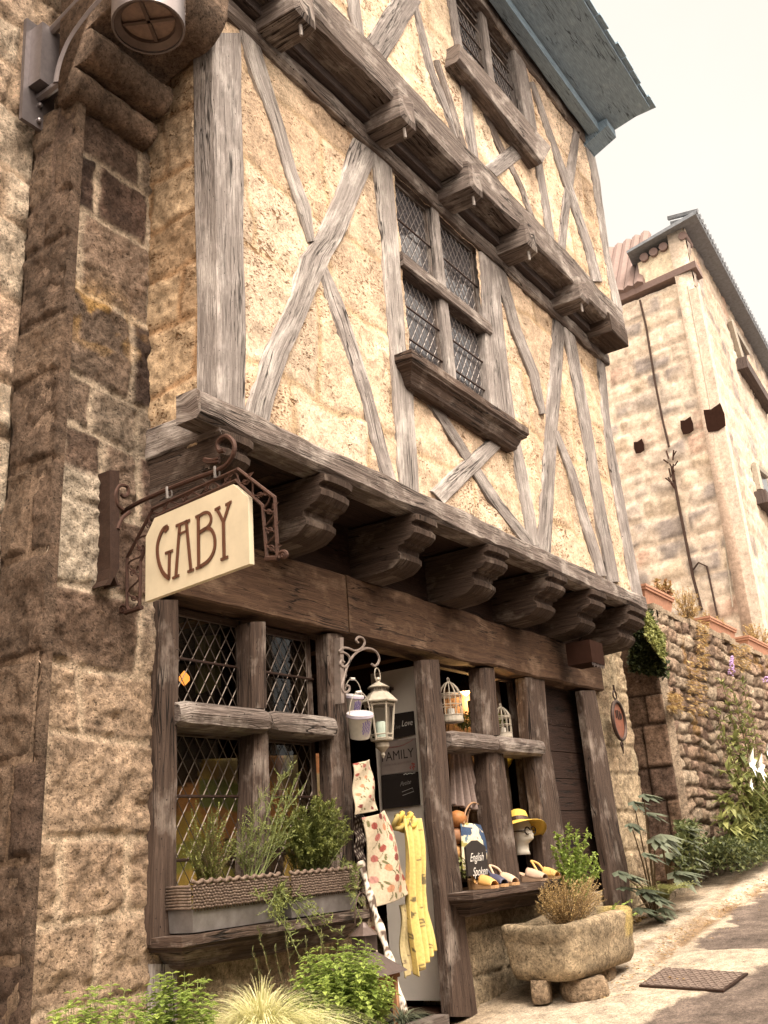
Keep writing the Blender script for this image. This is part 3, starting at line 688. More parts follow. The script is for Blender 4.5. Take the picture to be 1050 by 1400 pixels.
# ---- ground floor masonry
GT = [(.50, .39, .26), (.44, .33, .22), (.55, .44, .30)]
def gwall(O, W, Hh, seed, name, U=(1, 0, 0), N=(0, -1, 0), rows=.34, tones=GT, thick=.3):
    b = MB(); stonewall(b, O, U, (0, 0, 1), N, W, Hh, rows, seed, amp=.02, tones=tones, mortar=(.47, .37, .25), mw=.025, res=.018, rough=.022, wob=.03, ratio=1.3, thick=thick); return b.build(name, STONE, H, True)
gwall((3.42, 3.53, -1.5), 1.6, 1.12, 41, 'stone_base'); gwall((6.08, 3.52, -1.4), 3.1, .98, 43, 'stone_base')
gwall((8.78, 3.50, -1.2), 1.0, 3.1, 45, 'quoin_wall', tones=[(.60, .47, .32), (.50, .38, .26), (.64, .52, .36)]); gwall((9.76, 3.52, -1.2), 2.0, 3.1, 46, 'quoin_wall', (0, 1, 0), (1, 0, 0), thick=.05)
# ---- lintel and ground-floor frame (front Y = 3.45)
YG = 3.45
beamx(3.44, 4.93, 3.425, 3.66, 1.275, 1.64, .008, .012).build('lintel', LINTEL, H)
beamx(4.935, 9.0, 3.42, 3.66, 1.275, 1.64, .010, .012).build('lintel', LINTEL, H)
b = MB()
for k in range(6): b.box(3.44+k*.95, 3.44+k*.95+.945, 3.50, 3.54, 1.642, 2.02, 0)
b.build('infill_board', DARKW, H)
timber(H, 'post', [(219, 247, 820), (216, 246, 1000), (212, 243, 1120), (209, 243, 1230), (208, 247, 1262), (208, 247, 1292)], YG, .2, BROWN, jit=.003)
timber(H, 'post', [(207, 246, 1318), (205, 246, 1360), (204, 246, 1420)], 3.47, .12, GREY, jit=.003)
timber(H, 'post', [(447, 468, 866), (452, 477, 970), (456, 484, 1100), (452, 486, 1164), (452, 489, 1240)], YG, .09, BROWN, jit=.004)
timber(H, 'door_post', [(577, 601, 902), (584, 610, 1000), (593, 621, 1120), (603, 633, 1207), (610, 641, 1290), (618, 654, 1390)], YG-.01, .07, BROWN, jit=.004)
timber(H, 'post', [(719, 744, 926), (727, 753, 1020), (738, 765, 1096), (748, 782, 1195)], YG, .10, BROWN, jit=.004)
timber(H, 'post', [(796, 815, 944), (811, 834, 1051), (823, 848, 1137), (831, 858, 1183), (838, 864, 1236), (842, 868, 1262)], YG-.03, .07, BROWN, jit=.005)
# wall between the shop window and the stone base, plank shutter
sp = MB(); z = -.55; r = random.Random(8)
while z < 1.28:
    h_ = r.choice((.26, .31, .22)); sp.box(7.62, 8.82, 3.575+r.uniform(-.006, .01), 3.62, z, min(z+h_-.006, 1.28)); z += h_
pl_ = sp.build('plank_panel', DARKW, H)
b = MB(); b.box(7.6, 8.9, 3.62, 3.64, -.7, 1.29); b.build('panel_back', DARKIN, H)
b = MB()
for k in range(26):
    x, zz = r.uniform(7.75, 8.55), r.choice((.95, .96, .18, .19, -.05)); b.lathe([(.006, 0), (.004, -.006), (0, -.007)], (x, 3.573, zz+r.uniform(-.01, .01)), 6, axis=(0, -1, 0))
b.build('nail_heads', IRON, pl_)
# ---- shop windows
def lowwin(X0, X1, XMa, XMb, name, mid_up, mid_lo, glass):
    b = MB(); frame(b, X0-.02, X1+.02, -.30, 1.28, 3.60, 3.66, .03); wv = b.build(name, BROWN, H)
    L = mid_up+mid_lo
    timber(wv, 'mullion', mid_up, YG, .11, BROWN, jit=.003); timber(wv, 'mullion', mid_lo, YG+.004, .11, BROWN, jit=.003)
    for (a, c) in ((X0-.04, (XMa+XMb)/2-.004), ((XMa+XMb)/2+.004, X1+.05)):
        t = MB(); sec = [(3.60, .76), (3.43, .762), (3.395, .745), (3.385, .70), (3.40, .655), (3.43, .64), (3.60, .635)]; n = 14; R_ = []
        for i in range(n+1):
            x = a+(c-a)*i/n; k = .02*max(0, 1-min(i, n-i)/1.0)
            R_.append([(x, y+k+.004*float(fbm(x*4, q, 0, 2, 3)), zz+(k*.5 if zz < .7 else -k*.5)) for q, (y, zz) in enumerate(sec)])
        t.loft(R_); t.build('transom', BEAM, wv)
    return wv
g1 = lowwin(3.53, 4.69, 4.08, 4.24, 'shop_window', [(345, 365, 850), (347, 367, 968)], [(351, 369, 995), (347, 371, 1110), (345, 371, 1168), (344, 372, 1250)], True)
for (a, c) in ((3.56, 4.07), (4.26, 4.68)):
    for (d, e) in ((.74, 1.26), (-.28, .66)):
        fb = MB(); frame(fb, a, c+.06, d, e, 3.575, 3.60, .035); fb.build('casement', BROWN, g1)
        pane(g1, a+.035, c+.025, d+.035, e-.035, 3.592, GLASSC)
        lattice(a+.035, c+.025, d+.035, e-.035, 3.584, .083, 1.5, .0029, LEAD, g1, 1 if d > 0 else 2)
moulded(3.35, 4.78, 3.28, -.262, .145, .15, 3.50, BROWN, 'sill', g1)
g2 = lowwin(6.08, 7.48, 6.62, 6.85, 'display_window', [(658, 677, 913), (663, 685, 1005)], [(666, 688, 1026), (668, 695, 1080), (676, 705, 1150), (682, 715, 1212)], False)
moulded(5.86, 7.56, 3.26, -.262, .15, .16, 3.50, BROWN, 'sill', g2)
b = MB(); b.box(7.28, 7.34, 3.66, 3.72, -.25, 1.27, 2); b.box(7.36, 7.39, 3.70, 4.2, -.25, 1.27, 2); b.build('open_casement', BROWN, g2)
# ---- the shop inside
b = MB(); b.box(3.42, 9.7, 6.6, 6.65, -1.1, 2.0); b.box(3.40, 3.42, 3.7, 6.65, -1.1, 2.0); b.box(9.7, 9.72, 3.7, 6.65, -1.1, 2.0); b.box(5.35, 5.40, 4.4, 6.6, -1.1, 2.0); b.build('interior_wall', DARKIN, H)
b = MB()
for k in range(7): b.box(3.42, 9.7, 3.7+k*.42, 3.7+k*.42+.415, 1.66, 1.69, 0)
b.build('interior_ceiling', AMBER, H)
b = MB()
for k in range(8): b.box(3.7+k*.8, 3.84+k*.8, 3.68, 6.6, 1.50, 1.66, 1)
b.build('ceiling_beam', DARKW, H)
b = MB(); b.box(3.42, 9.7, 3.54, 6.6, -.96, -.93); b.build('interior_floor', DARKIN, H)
b = MB(); b.box(6.04, 7.6, 3.50, 3.98, -.32, -.275); b.box(6.0, 7.6, 3.95, 3.98, -.9, -.43); b.build('display_shelf', DARKW, H)
# ---- door leaf, standing open at right angles, its threshold
XD = 5.97
df = MB(); df.box(XD, XD+.04, 3.60, 3.98, -.89, 1.22, 2); door = df.build('door', DOORP, H)
b = MB(); b.tube([(XD-.035, 3.80, 1.10), (XD-.045, 3.80, .98), (XD-.035, 3.80, .84)], [.006, .012, .006], 6); b.box(XD-.03, XD, 3.795, 3.805, 1.08, 1.10); b.box(XD-.03, XD, 3.795, 3.805, .84, .86); b.build('handle', IRON, door)
b = MB(); b.box(5.02, 5.75, 3.44, 3.7, -1.0, -.93); b.build('door_sill', BEAM, H)
b = MB(); stonewall(b, (4.85, 3.22, -1.14), (1, 0, 0), (0, 0, 1), (0, -1, 0), 1.15, .14, .5, 71, amp=.01, tones=GT, res=.02, thick=.28); 
one(b, 'door_step', STONE, 'worn pale stone step in front of the open shop door', 'step', smooth=True)
# ================================================================== GARDEN WALL, its planters, and the house beyond
XG, YGW = 10.85, 3.45
G = thing('garden_wall', 'old garden wall of dark ashlar quoins and rubble running uphill beside the lane', 'wall', (13, 3.6, -.5))
def gpatch(X, Y, Z, u, v, c, h):
    n = fbm(X*2, Z*2, Y*2, 4, 91)
    m_ = (sst(.18, .3, fbm(X*2.3+4, Z*1.3, Y, 3, 92))*sst(.6, 1.2, Z))[..., None]
    c = c*(1+.5*n)[..., None]
    c = c*(1-.7*m_)+np.array([.30, .17, .05])*.7*m_
    return c
b = MB(); stonewall(b, (XG, YGW, -1.), (1, 0, 0), (0, 0, 1), (0, -1, 0), 16, 3.35, .15, 51, amp=.035, tones=[(.40, .30, .22), (.30, .21, .16), (.50, .40, .30), (.24, .16, .12), (.42, .30, .22)],
          mortar=(.10, .065, .042), mw=.024, res=.022, rough=.045, wob=.12, ratio=1.9, patch=gpatch, thick=.45, blend=.15); b.build('rubble_face', STONE, G, True)
b = MB(); stonewall(b, (XG-.03, 5.2, -1.), (0, -1, 0), (0, 0, 1), (-1, 0, 0), 1.72, 3.35, .42, 52, amp=.03, tones=[(.20, .13, .09), (.16, .105, .08), (.24, .16, .115)],
          mortar=(.05, .03, .02), mw=.018, res=.02, rough=.02, wob=.012, ratio=1.1, thick=.2); b.build('ashlar_quoins', STONE, G, True)
b = MB(); r = random.Random(3); x = XG
while x < 26:
    l = r.uniform(.25, .5); d = r.uniform(-.03, .02); h_ = r.uniform(.05, .10)
    b.box(x, x+l-.015, YGW-.04+d, YGW+.5, 2.35, 2.35+h_); x += l
b.col = None; b.c = [(.42, .33, .24)]*len(b.v); b.build('coping_stone', STONE, G)
def planter(x0, x1, y0, z0, label):
    t = thing('terracotta_planter', label, 'planter', ((x0+x1)/2, y0+.15, z0), 'terracotta planters along the garden wall')
    b = MB(); d, h_ = .30, .22; rr = []
    for k, (o, z) in enumerate([(.03, 0), (0, h_*.72), (-.02, h_*.74), (-.02, h_*.86), (-.03, h_*.88), (-.03, h_), (.01, h_), (.03, h_*.7)]):
        rr.append([(x0+o, y0+o, z0+z), (x1-o, y0+o, z0+z), (x1-o, y0+d-o, z0+z), (x0+o, y0+d-o, z0+z)])
    b.loft(rr); b.build('pot', TERRA, t)
    b = MB(); b.box(x0+.03, x1-.03, y0+.03, y0+d-.03, z0+h_*.7, z0+h_*.8); b.build('soil', STEM, t); return t
planter(10.90, 11.85, 3.5, 2.44, 'terracotta planter nearest the timbered house, on the corner of the garden wall')
planter(13.35, 14.6, 3.5, 2.44, 'terracotta planter between two others on top of the garden wall')
planter(15.3, 17.4, 3.5, 2.44, 'terracotta planter on the garden wall at the right edge of the photo')
NB = thing('stone_house', 'tall pale stone house with a grey eaves line standing beyond the garden wall', 'house', (19, 5, .0))
c0 = atx(947, 380, 17.); dX = V3((.9988, .048, 0)); dY = V3((.113, .9936, 0))
nX = V3((-dY.y, dY.x, 0)); nY = V3((dX.y, -dX.x, 0)); O0 = V3((c0.x, c0.y, -.5))
def nbpatch(X, Y, Z, u, v, c, h):
    n = fbm(X*.8, Z*.8, Y*.8, 4, 71); k = sst(-.05, .2, n)[..., None]
    return c*(1-.55*k)+np.array([.52, .44, .36])*.55*k
NT = [(.44, .37, .30), (.27, .235, .215), (.42, .34, .26), (.22, .19, .175), (.40, .28, .22)]
b = MB(); stonewall(b, O0+dY*7, tuple(-dY), (0, 0, 1), nX, 7, 10.1, .36, 61, amp=.04, tones=NT, mortar=(.54, .45, .365), mw=.05, res=.06, rough=.035, wob=.08, ratio=1.7, patch=nbpatch, thick=.3, blend=.75)
b.build('wall', STONE2, NB, True)
b = MB(); stonewall(b, O0-dX*.05, tuple(dX), (0, 0, 1), nY, 16, 11.2, .36, 62, amp=.03, tones=NT, mortar=(.38, .31, .25), mw=.05, res=.08, rough=.03, wob=.08, ratio=1.7, patch=nbpatch, thick=.3, blend=.75)
b.build('wall', STONE2, NB, True)
def nb(a, c, z): return O0+dX*a+dY*c+V3((0, 0, z+.5))
b = MB(); b.hexa([nb(-.10, -.12, 9.72), nb(.4, -.12, 9.72), nb(.4, 4, 9.62), nb(-.1, 4, 9.62), nb(-.12, -.12, 9.84), nb(.4, -.12, 9.84), nb(.4, 4, 9.74), nb(-.12, 4, 9.74)], 1); b.build('string_course', TILE, NB)
b = MB(); b.hexa([nb(0, 0, 9.84), nb(.4, 0, 9.84), nb(.4, .98, 9.80), nb(0, .98, 9.80), nb(0, 0, 10.5), nb(.4, 0, 10.5), nb(.4, .98, 10.35), nb(0, .98, 10.35)]); b.c = [(.62, .53, .40)]*8; b.build('gable_shoulder', STONE2, NB)
rfn = MB(); rfn.hexa([nb(-.25, -.32, 10.66), nb(16, -.32, 10.66), nb(16, 1.1, 10.62), nb(-.25, 1.1, 10.5), nb(-.25, -.35, 10.74), nb(16, -.35, 10.74), nb(16, 3, 11.2), nb(-.25, 1.1, 10.55)], 0); roofn = rfn.build('roof', BLUEG, NB)
b = MB(); r = random.Random(5)
for k in range(5):                                       # genoise tiles in two steps under the verge
    for row, (ou, zz) in enumerate(((-.08, 10.46),)):
        p = nb(ou, .02+k*.2, zz-.02*k); b.tube([p, p+dX*.45], .085, 8)
b.build('eaves_tile', TILE, roofn, .8)
b = MB()
for k in range(80):
    p = nb(-.2+k*.2, -.36, 10.74); b.tube([p, nb(-.2+k*.2, .2, 10.86)], .05, 5)
b.build('roof_tile', BLUEG, roofn)
b = MB()
for k in range(16):
    p = nb(-.12, 1.0+k*.2, 9.80); q = nb(1.3, 1.0+k*.2, 11.7); b.tube([p, q], .11, 7)
b.hexa([nb(-.1, .95, 9.7), nb(1.3, .95, 11.6), nb(1.3, 4.4, 11.6), nb(-.1, 4.4, 9.7), nb(-.1, .95, 9.76), nb(1.3, .95, 11.7), nb(1.3, 4.4, 11.7), nb(-.1, 4.4, 9.76)]); b.build('lower_roof', TILE, NB)
for (x, y, s_, q) in ((940, 584, .20, 0), (979, 575, .32, 0), (871, 610, .17, 1)):
    p = atx(x, y, 17.05); d_ = (p-O0).dot(dY); b = MB(); a = nb(-.075, d_, p.z)
    rr = [a+dY*(s_*.55*u_)+V3((0, 0, s_*.75*v_)) for u_, v_ in ((-1, -.8), (-.2, -1), (.8, -.9), (1, -.1), (.85, .9), (.1, .75), (-.9, 1), (-1.1, .1))]
    b.prism(rr, nX*.015); b.build('putlog_hole', DARKIN, NB)
b = MB()
for k in range(26):
    z = -.5+k*.41; a_ = c_ = .22; j_ = 0.
    b.hexa([nb(-.07, -.06, z), nb(a_+j_, -.06, z), nb(a_+j_, c_, z), nb(-.07, c_, z), nb(-.07, -.06, z+.411), nb(a_+j_, -.06, z+.411), nb(a_+j_, c_, z+.411), nb(-.07, c_, z+.411)] if z < 9.3 else [nb(0, 0, 9.4)]*8)
    b.c[-8:] = [tuple(np.array(((.50, .42, .345), (.47, .39, .32), (.50, .41, .34), (.46, .39, .325))[k*7 % 4]))]*8
b.build('quoin', STONE2, NB)
def onface(x, y, off=.07):
    p = atx(x, y, 17.15); d_ = (p-O0).dot(dY); return nb(-off, d_, atx(x, y, 17.0+.113*d_).z)
b = MB(); b.tube([onface(*p) for p in ((877, 412), (886, 450), (897, 520), (908, 575), (917, 612))], .022, 5); b.build('cable', IRON, NB)
b = MB(); b.tube([onface(*p) for p in ((921, 640), (930, 690), (940, 740), (950, 790), (962, 835))], .028, 5); b.tube([onface(*p) for p in ((950, 780), (958, 770), (970, 775), (985, 845))], .018, 5); b.build('cable', IRON, NB)
b = MB()
for k in range(14):
    a = onface(922+random.uniform(-5, 5), 640+random.uniform(-14, 30), .1); b.tube([a, a+V3((random.uniform(-.1, 0), random.uniform(-.1, .1), random.uniform(0, .22)))], .015, 4)
b.build('cable_clamp', RUST, NB)
b = MB(); b.tube([onface(*p) for p in ((945, 392), (960, 470), (978, 570), (990, 690), (1006, 830))], .012, 4); b.build('cable', DULLW, NB)
b = MB(); q0 = c0.y
def onfront(x, y, off=.05): 
    p = at(x, y, c0.y+.1); a = (p-O0).dot(dX); p = at(x, y, c0.y+.048*a); return nb(a, -off, p.z)
for (L_, nm) in ((((997, 446), (1014, 500), (1042, 560), (1030, 500)), 'window'), (((1027, 638), (1034, 672), (1062, 720), (1052, 660)), 'window')):
    pts = [onfront(*p, .04) for p in L_]; b = MB(); b.prism(pts, -nY*.1); wv = b.build(nm, GLASSD, NB)
    b = MB(); lo = onfront(*L_[1], .0); b.hexa([lo+dX*-.3-V3((0, 0, .35)), lo+dX*2.6-V3((0, 0, .35)), lo+dX*2.6+nY*.22-V3((0, 0, .35)), lo+dX*-.3+nY*.22-V3((0, 0, .35)),
        lo+dX*-.3-V3((0, 0, .1)), lo+dX*2.6-V3((0, 0, .1)), lo+dX*2.6+nY*.22-V3((0, 0, .1)), lo+dX*-.3+nY*.22-V3((0, 0, .1))]); b.build('window_sill', SOFF, wv)
    b = MB(); b.tube([pts[0]+nY*.03, pts[1]+nY*.03], .08, 5); b.tube([pts[0]+nY*.03, pts[3]+nY*.03], .06, 5); b.build('window_frame', DULLW, wv)
# ================================================================== PLANTS
RL = random.Random(12)
def rnd(a, b): return RL.uniform(a, b)
def leaf(b, p, d, L, W, col, up=V3((0, 0, 1)), fold=.25, curl=.15):
    d = d.normalized(); s_ = d.cross(up)
    s_ = s_.normalized() if s_.length > 1e-4 else V3((1, 0, 0)); n_ = s_.cross(d)
    m_ = p+d*L*.45-n_*L*curl*.2; t_ = p+d*L-n_*L*curl
    b.add([p, m_+s_*W*.5+n_*W*fold, t_, m_-s_*W*.5+n_*W*fold, m_], [(0, 1, 4), (1, 2, 4), (2, 3, 4), (3, 0, 4)], None, (col, col, col))
def rdir(up=.3):
    v = V3((rnd(-1, 1), rnd(-1, 1), rnd(-1, 1)+up)); return v.normalized() if v.length > .1 else V3((0, 0, 1))
def bush(name, label, cat, base, tips, m, L=.03, W=.018, per=24, start=.3, stem=STEM, sr=.0025, wig=.03, group=None, up=.4, pair=False, tone=(0, 1), sprig=0., part=None, loc=None):
    """stems from base to each tip with leaves along them"""
    t = thing(name, label, cat, loc or base, group); fb = MB(); sb = MB(); base = V3(base)
    for tp in tips:
        tp = V3(tp); o = V3((rnd(-.04, .04), rnd(-.04, .04), 0)); mid = (base+o).lerp(tp, .55)+V3((rnd(-wig, wig), rnd(-wig, wig), abs((tp-base).z)*.12+rnd(-wig, wig)))
        P = []
        for k in range(9):
            q = k/8; P.append((base+o)*(1-q)**2+mid*2*q*(1-q)+tp*q*q)
        sb.tube(P, [sr*(1.3-q/9) for q in range(9)], 4)
        ln = (tp-base).length
        for k in range(per):
            q = start+(1-start)*((k+rnd(0, 1))/per); i = min(7, int(q*8)); p = P[i].lerp(P[i+1], q*8-i); ax = (P[i+1]-P[i]).normalized()
            col = min(1, max(0, rnd(*tone)*.6+.4*(q-start)/(1-start)))
            if sprig: 
                sd_ = (rdir(.3)+ax*.8).normalized(); e = p+sd_*sprig*rnd(.4, 1.)
                sb.tube([p, e], sr*.5, 3)
                for z in range(5): leaf(fb, p.lerp(e, (z+1)/5), rdir(.3)+sd_, L*rnd(.6, 1.2), W, col)
            elif pair:
                s_ = ax.orthogonal(); s_.rotate(Matrix.Rotation(k*1.5708, 3, ax))
                for g in (1, -1): leaf(fb, p, s_*g+ax*.35, L*rnd(.7, 1.15)*(1.15-.5*q), W*(1.15-.5*q), col)
            else: leaf(fb, p, rdir(up)+ax*.5, L*rnd(.6, 1.2), W*rnd(.8, 1.1), col)
    fb.build(part or 'foliage', m, t); sb.build('stem', stem, t); return t
def cloud_tips(c, r, n, top=True):
    o = []
    while len(o) < n:
        v = V3((rnd(-1, 1), rnd(-1, 1), rnd(-.4 if top else -1, 1)))
        if v.length < 1: v = v*(v.length**-.35 if v.length > .1 else 1); o.append(V3(c)+V3((v.x*r[0], v.y*r[1], v.z*r[2])))
    return o
# foreground herbs in front of the shop window
def fg(x, y, Y): return at(x, y, Y)
p = fg(150, 1375, 2.9); bush('mint_plant', 'bright green mint at the lower left corner against the stone pier', 'plant', (p.x, 2.95, -1.25), cloud_tips((p.x, 2.95, p.z-.10), (.24, .17, .18), 90), L_MINT, .046, .034, 14, .45, GSTEM, pair=True)
p = fg(255, 1360, 2.85); bush('mint_plant', 'bright green mint with an upright shoot just left of the feathery grass', 'plant', (p.x, 2.9, -1.25), cloud_tips((p.x, 2.9, p.z-.07), (.18, .15, .16), 90)+[fg(252, 1328, 2.9), fg(232, 1345, 2.9)], L_MINT, .046, .034, 14, .45, GSTEM, pair=True)
p = fg(478, 1355, 2.85); bush('mint_bush', 'large bright green leafy bush below the birch pole and left of the door', 'plant', (p.x, 2.95, -1.15), cloud_tips((p.x+.02, 2.9, p.z), (.30, .22, .22), 230), L_MINT, .050, .034, 14, .45, GSTEM, pair=True)
p = fg(425, 1340, 3.05); bush('rosemary', 'dark fine-leaved rosemary with upright sprigs below the window sill', 'plant', (p.x, 3.1, -1.2),
     cloud_tips((p.x, 3.1, p.z-.1), (.22, .12, .14), 30)+[fg(352, 1268, 3.1), fg(390, 1275, 3.1), fg(418, 1282, 3.1), fg(345, 1300, 3.1), fg(440, 1270, 3.1), fg(375, 1295, 3.1)], L_DARK, .026, .005, 70, .5, STEM, up=.6)
p = fg(415, 1392, 2.8); bush('silver_herb', 'pale silvery low herb between the feathery grass and the leafy bush', 'plant', (p.x, 2.85, -1.25), cloud_tips((p.x, 2.8, p.z-.05), (.13, .1, .10), 40), L_TUFT, .022, .006, 26, .5, GSTEM)
def tuft(name, label, base, top, n, ln, m, w=.003, fan=.6, loc=None):
    fb = MB(); base = V3(base)
    for k in range(n):
        a = rnd(0, 6.283); sp = rnd(.0, 1)**.7*fan; d = V3((math.cos(a)*sp, math.sin(a)*sp, 1)).normalized(); L_ = ln*rnd(.6, 1.1); pts = []
        for q in range(8):
            t_ = q/7; pts.append(base+V3((rnd(-.02, .02) if q == 0 else 0, 0, 0))+d*L_*t_*(1-.15*t_)+V3((math.cos(a), math.sin(a), 0))*L_*sp*.9*t_**2.2-V3((0, 0, 1))*L_*(.15+.55*sp)*t_**3)
        s_ = V3((math.sin(a), -math.cos(a), 0)); c_ = rnd(0, 1); o = len(fb.v); P = []
        for q, p_ in enumerate(pts): ww = w*(1-(q/7)**2)+.0004; P += [p_-s_*ww, p_+s_*ww]
        fb.add(P, [(2*q, 2*q+1, 2*q+3, 2*q+2) for q in range(7)], None, (c_, c_, c_))
    return one(fb, name, m, label, 'plant', None, False, loc or base)
p = fg(358, 1400, 2.9); tuft('feather_grass', 'mound of pale feathery ornamental grass in the middle foreground', (p.x, 2.9, p.z-.10), None, 1500, .40, L_TUFT, .0015, .95)
# ---- window boxes on the left sill
def wbox(x0, x1, label):
    y0, y1, z0 = 3.30, 3.45, -.258; t = thing('window_box', label, 'planter', ((x0+x1)/2, 3.38, z0), 'window boxes on the left sill')
    b = MB(); b.hexa([(x0+.01, y0+.01, z0), (x1-.01, y0+.01, z0), (x1-.01, y1, z0), (x0+.01, y1, z0), (x0, y0, z0+.095), (x1, y0, z0+.095), (x1, y1, z0+.095), (x0, y1, z0+.095)]); b.build('zinc_liner', ZINC, t)
    b = MB(); n = 30
    for row in range(8):
        zz = z0+.10+row*.0125; P = []
        for k in range(n*2+1):
            x = x0-.004+(x1-x0+.008)*k/(n*2); P.append((x, y0-.008+(.006 if (k+row) % 2 else -.006), zz+.002*math.sin(k)))
        b.tube(P, .0065, 5)
        b.tube([(x0-.01, y0, zz), (x0-.012, (y0+y1)/2, zz+.002), (x0-.01, y1, zz)], .0065, 5)
    P = [(x0-.01+(x1-x0+.02)*k/40, y0-.01+.005*math.sin(k*1.6), z0+.205+.006*math.cos(k*1.6)) for k in range(41)]; b.tube(P, .010, 6)
    for k in range(n): x = x0+(x1-x0)*(k+.5)/n; b.tube([(x, y0-.006, z0+.085), (x, y0-.006, z0+.205)], .004, 4)
    b.build('wicker_band', WICK, t, True)
    b = MB(); b.box(x0+.01, x1-.01, y0+.01, y1-.01, z0+.15, z0+.17); b.build('soil', STEM, t)
wbox(3.44, 4.02, 'zinc window box with wicker band on the left half of the sill')
wbox(4.12, 4.68, 'zinc window box with wicker band on the right half of the sill, nearest the door')
WG = 'herbs growing in the window boxes'
bush('thyme', 'dark fine thyme growing at the left end of the window boxes', 'plant', (3.62, 3.38, -.1), cloud_tips((3.62, 3.36, .10), (.19, .07, .22), 90), L_FERN, .014, .007, 46, .15, STEM, .0014, loc=(3.62, 3.38, -.1))
tall = [at(x, y, 3.3) for x, y in ((400, 1045), (385, 1060), (360, 1085), (345, 1110), (415, 1075), (375, 1120), (332, 1130), (410, 1110), (350, 1150), (392, 1085), (368, 1150), (318, 1160), (425, 1130), (400, 1140), (380, 1100), (340, 1140), (408, 1058), (395, 1120), (360, 1130))]
bush('wispy_herb', 'tall wispy yellow-green herb leaning up across the window mullion', 'plant', (3.92, 3.38, -.1), tall, L_FERN, .012, .007, 26, .35, GSTEM, .002, wig=.06, sprig=.06)
bush('parsley', 'dense green bushy herb filling the right window box', 'plant', (4.38, 3.38, -.1), cloud_tips((4.40, 3.34, .12), (.27, .12, .20), 110), L_FERN, .017, .011, 26, .3, GSTEM, .0016, tone=(0, .6), sprig=.03)
tr_ = [at(x, y, 3.2) for x, y in ((380, 1260), (400, 1285), (420, 1270), (365, 1245), (445, 1300), (410, 1310), (470, 1280), (430, 1240), (350, 1225), (395, 1230), (372, 1252), (455, 1262), (385, 1240))]
bush('trailing_herb', 'trailing green herb hanging over the sill between the two window boxes', 'plant', (4.08, 3.36, -.1), tr_, L_FERN, .014, .009, 22, .1, GSTEM, .002, wig=.05, sprig=.05)
tr2 = [at(x, y, 3.2) for x, y in ((492, 1215), (500, 1240), (488, 1190), (476, 1180), (495, 1262), (484, 1230))]
bush('trailing_herb', 'feathery green herb spilling past the right end of the window boxes beside the door', 'plant', (4.62, 3.36, -.1), tr2, L_FERN, .014, .008, 20, .1, GSTEM, .002, wig=.05, sprig=.05)
# ---- stone trough
TR = thing('stone_trough', 'rough hewn stone trough raised on loose stones under the display window', 'trough', (6.8, 3.05, -.83))
tx0, tx1, ty0, ty1, tz0, tz1 = 6.24, 7.36, 2.78, 3.34, -.83, -.485
def tring(ins, z, n=90, lean=0):
    o = []
    cx, cy, hx, hy = (tx0+tx1)/2, (ty0+ty1)/2, (tx1-tx0)/2-ins, (ty1-ty0)/2-ins
    for k in range(n):
        a = 2*math.pi*k/n; c_, s_ = math.cos(a), math.sin(a); e = .28
        o.append(V3((cx+hx*abs(c_)**e*(1 if c_ > 0 else -1), cy+hy*abs(s_)**e*(1 if s_ > 0 else -1), z)))
    return o
rr = [tring(.10, tz0+.0), tring(.045, tz0+.015), tring(.025, tz0+.05)]+[tring(.02-.02*q/9, tz0+.05+(tz1-tz0-.08)*q/9) for q in range(1, 10)]+[tring(.008, tz1-.01), tring(.03, tz1), tring(.08, tz1-.002), tring(.10, tz1-.02), tring(.11, tz1-.10)]
for i, rg in enumerate(rr):
    for k, p_ in enumerate(rg):
        a = p_-V3(((tx0+tx1)/2, (ty0+ty1)/2, p_.z)); a.normalize(); f = .05*float(fbm(p_.x*3, p_.y*3, p_.z*3, 4, 7))+.022*float(fbm(p_.x*14, p_.y*14, p_.z*14, 3, 8))
        rg[k] = p_+a*f*(1 if i < 14 else .3)+V3((0, 0, .035*float(fbm(p_.x*4, p_.y*4, 3, 3, 9))*(i/12) + .03*(p_.x-6.8)*(i > 8)))
b = MB(); b.loft(rr)
cc = []
for p_ in b.v:
    n_ = float(fbm(p_[0]*4, p_[1]*4, p_[2]*4, 4, 3)); li = 1 if (p_[0] > 7.12 and p_[1] < 3.0 and p_[2] > -.62+.2*n_) else 0
    c_ = np.array([.46, .36, .24])*(1+.9*n_); cc.append(tuple(c_*(1-.7*li)+np.array([.62, .47, .16])*.7*li))
b.c = cc; b.build('basin', STONE, TR, True)
b = MB(); b.prism([(tx0+.09, ty0+.09, -.60), (tx1-.09, ty0+.09, -.60), (tx1-.09, ty1-.09, -.60), (tx0+.09, ty1-.09, -.60)], (0, 0, .04)); b.build('soil', STEM, TR)
def rock(label, c, s_, rot, seed, tone=(.42, .31, .21)):
    b = MB(); R_ = Matrix.Rotation(rot, 3, 'Z'); n = 7; 
    rings = []
    for q in range(n+1):
        zz = -1+2*q/n; k = 1-.12*abs(zz)**3; rg = []
        for a_ in range(20):
            a = a_*math.pi/10; c_, s2 = math.cos(a), math.sin(a); v = V3((abs(c_)**.35*(1 if c_ > 0 else -1)*k, abs(s2)**.35*(1 if s2 > 0 else -1)*k, zz))
            v = V3((v.x*s_[0], v.y*s_[1], v.z*s_[2])); v = v*(1+.16*float(fbm(v.x*9+seed, v.y*9, v.z*9, 3, seed))); rg.append(V3(c)+R_@v)
        rings.append(rg)
    b.loft(rings); b.c = [tuple(np.array(tone)*(1+.6*float(fbm(p[0]*8, p[1]*8, p[2]*8, 3, 2)))) for p in b.v]
    return one(b, 'support_stone', STONE, label, 'stone', 'stones propping up the trough', .7)
rock('narrow upright stone under the left end of the trough', (6.34, 3.10, -.88), (.10, .06, .065), .3, 3)
rock('large wedge of stone under the front of the trough', (6.50, 2.88, -.89), (.10, .14, .065), .75, 5)
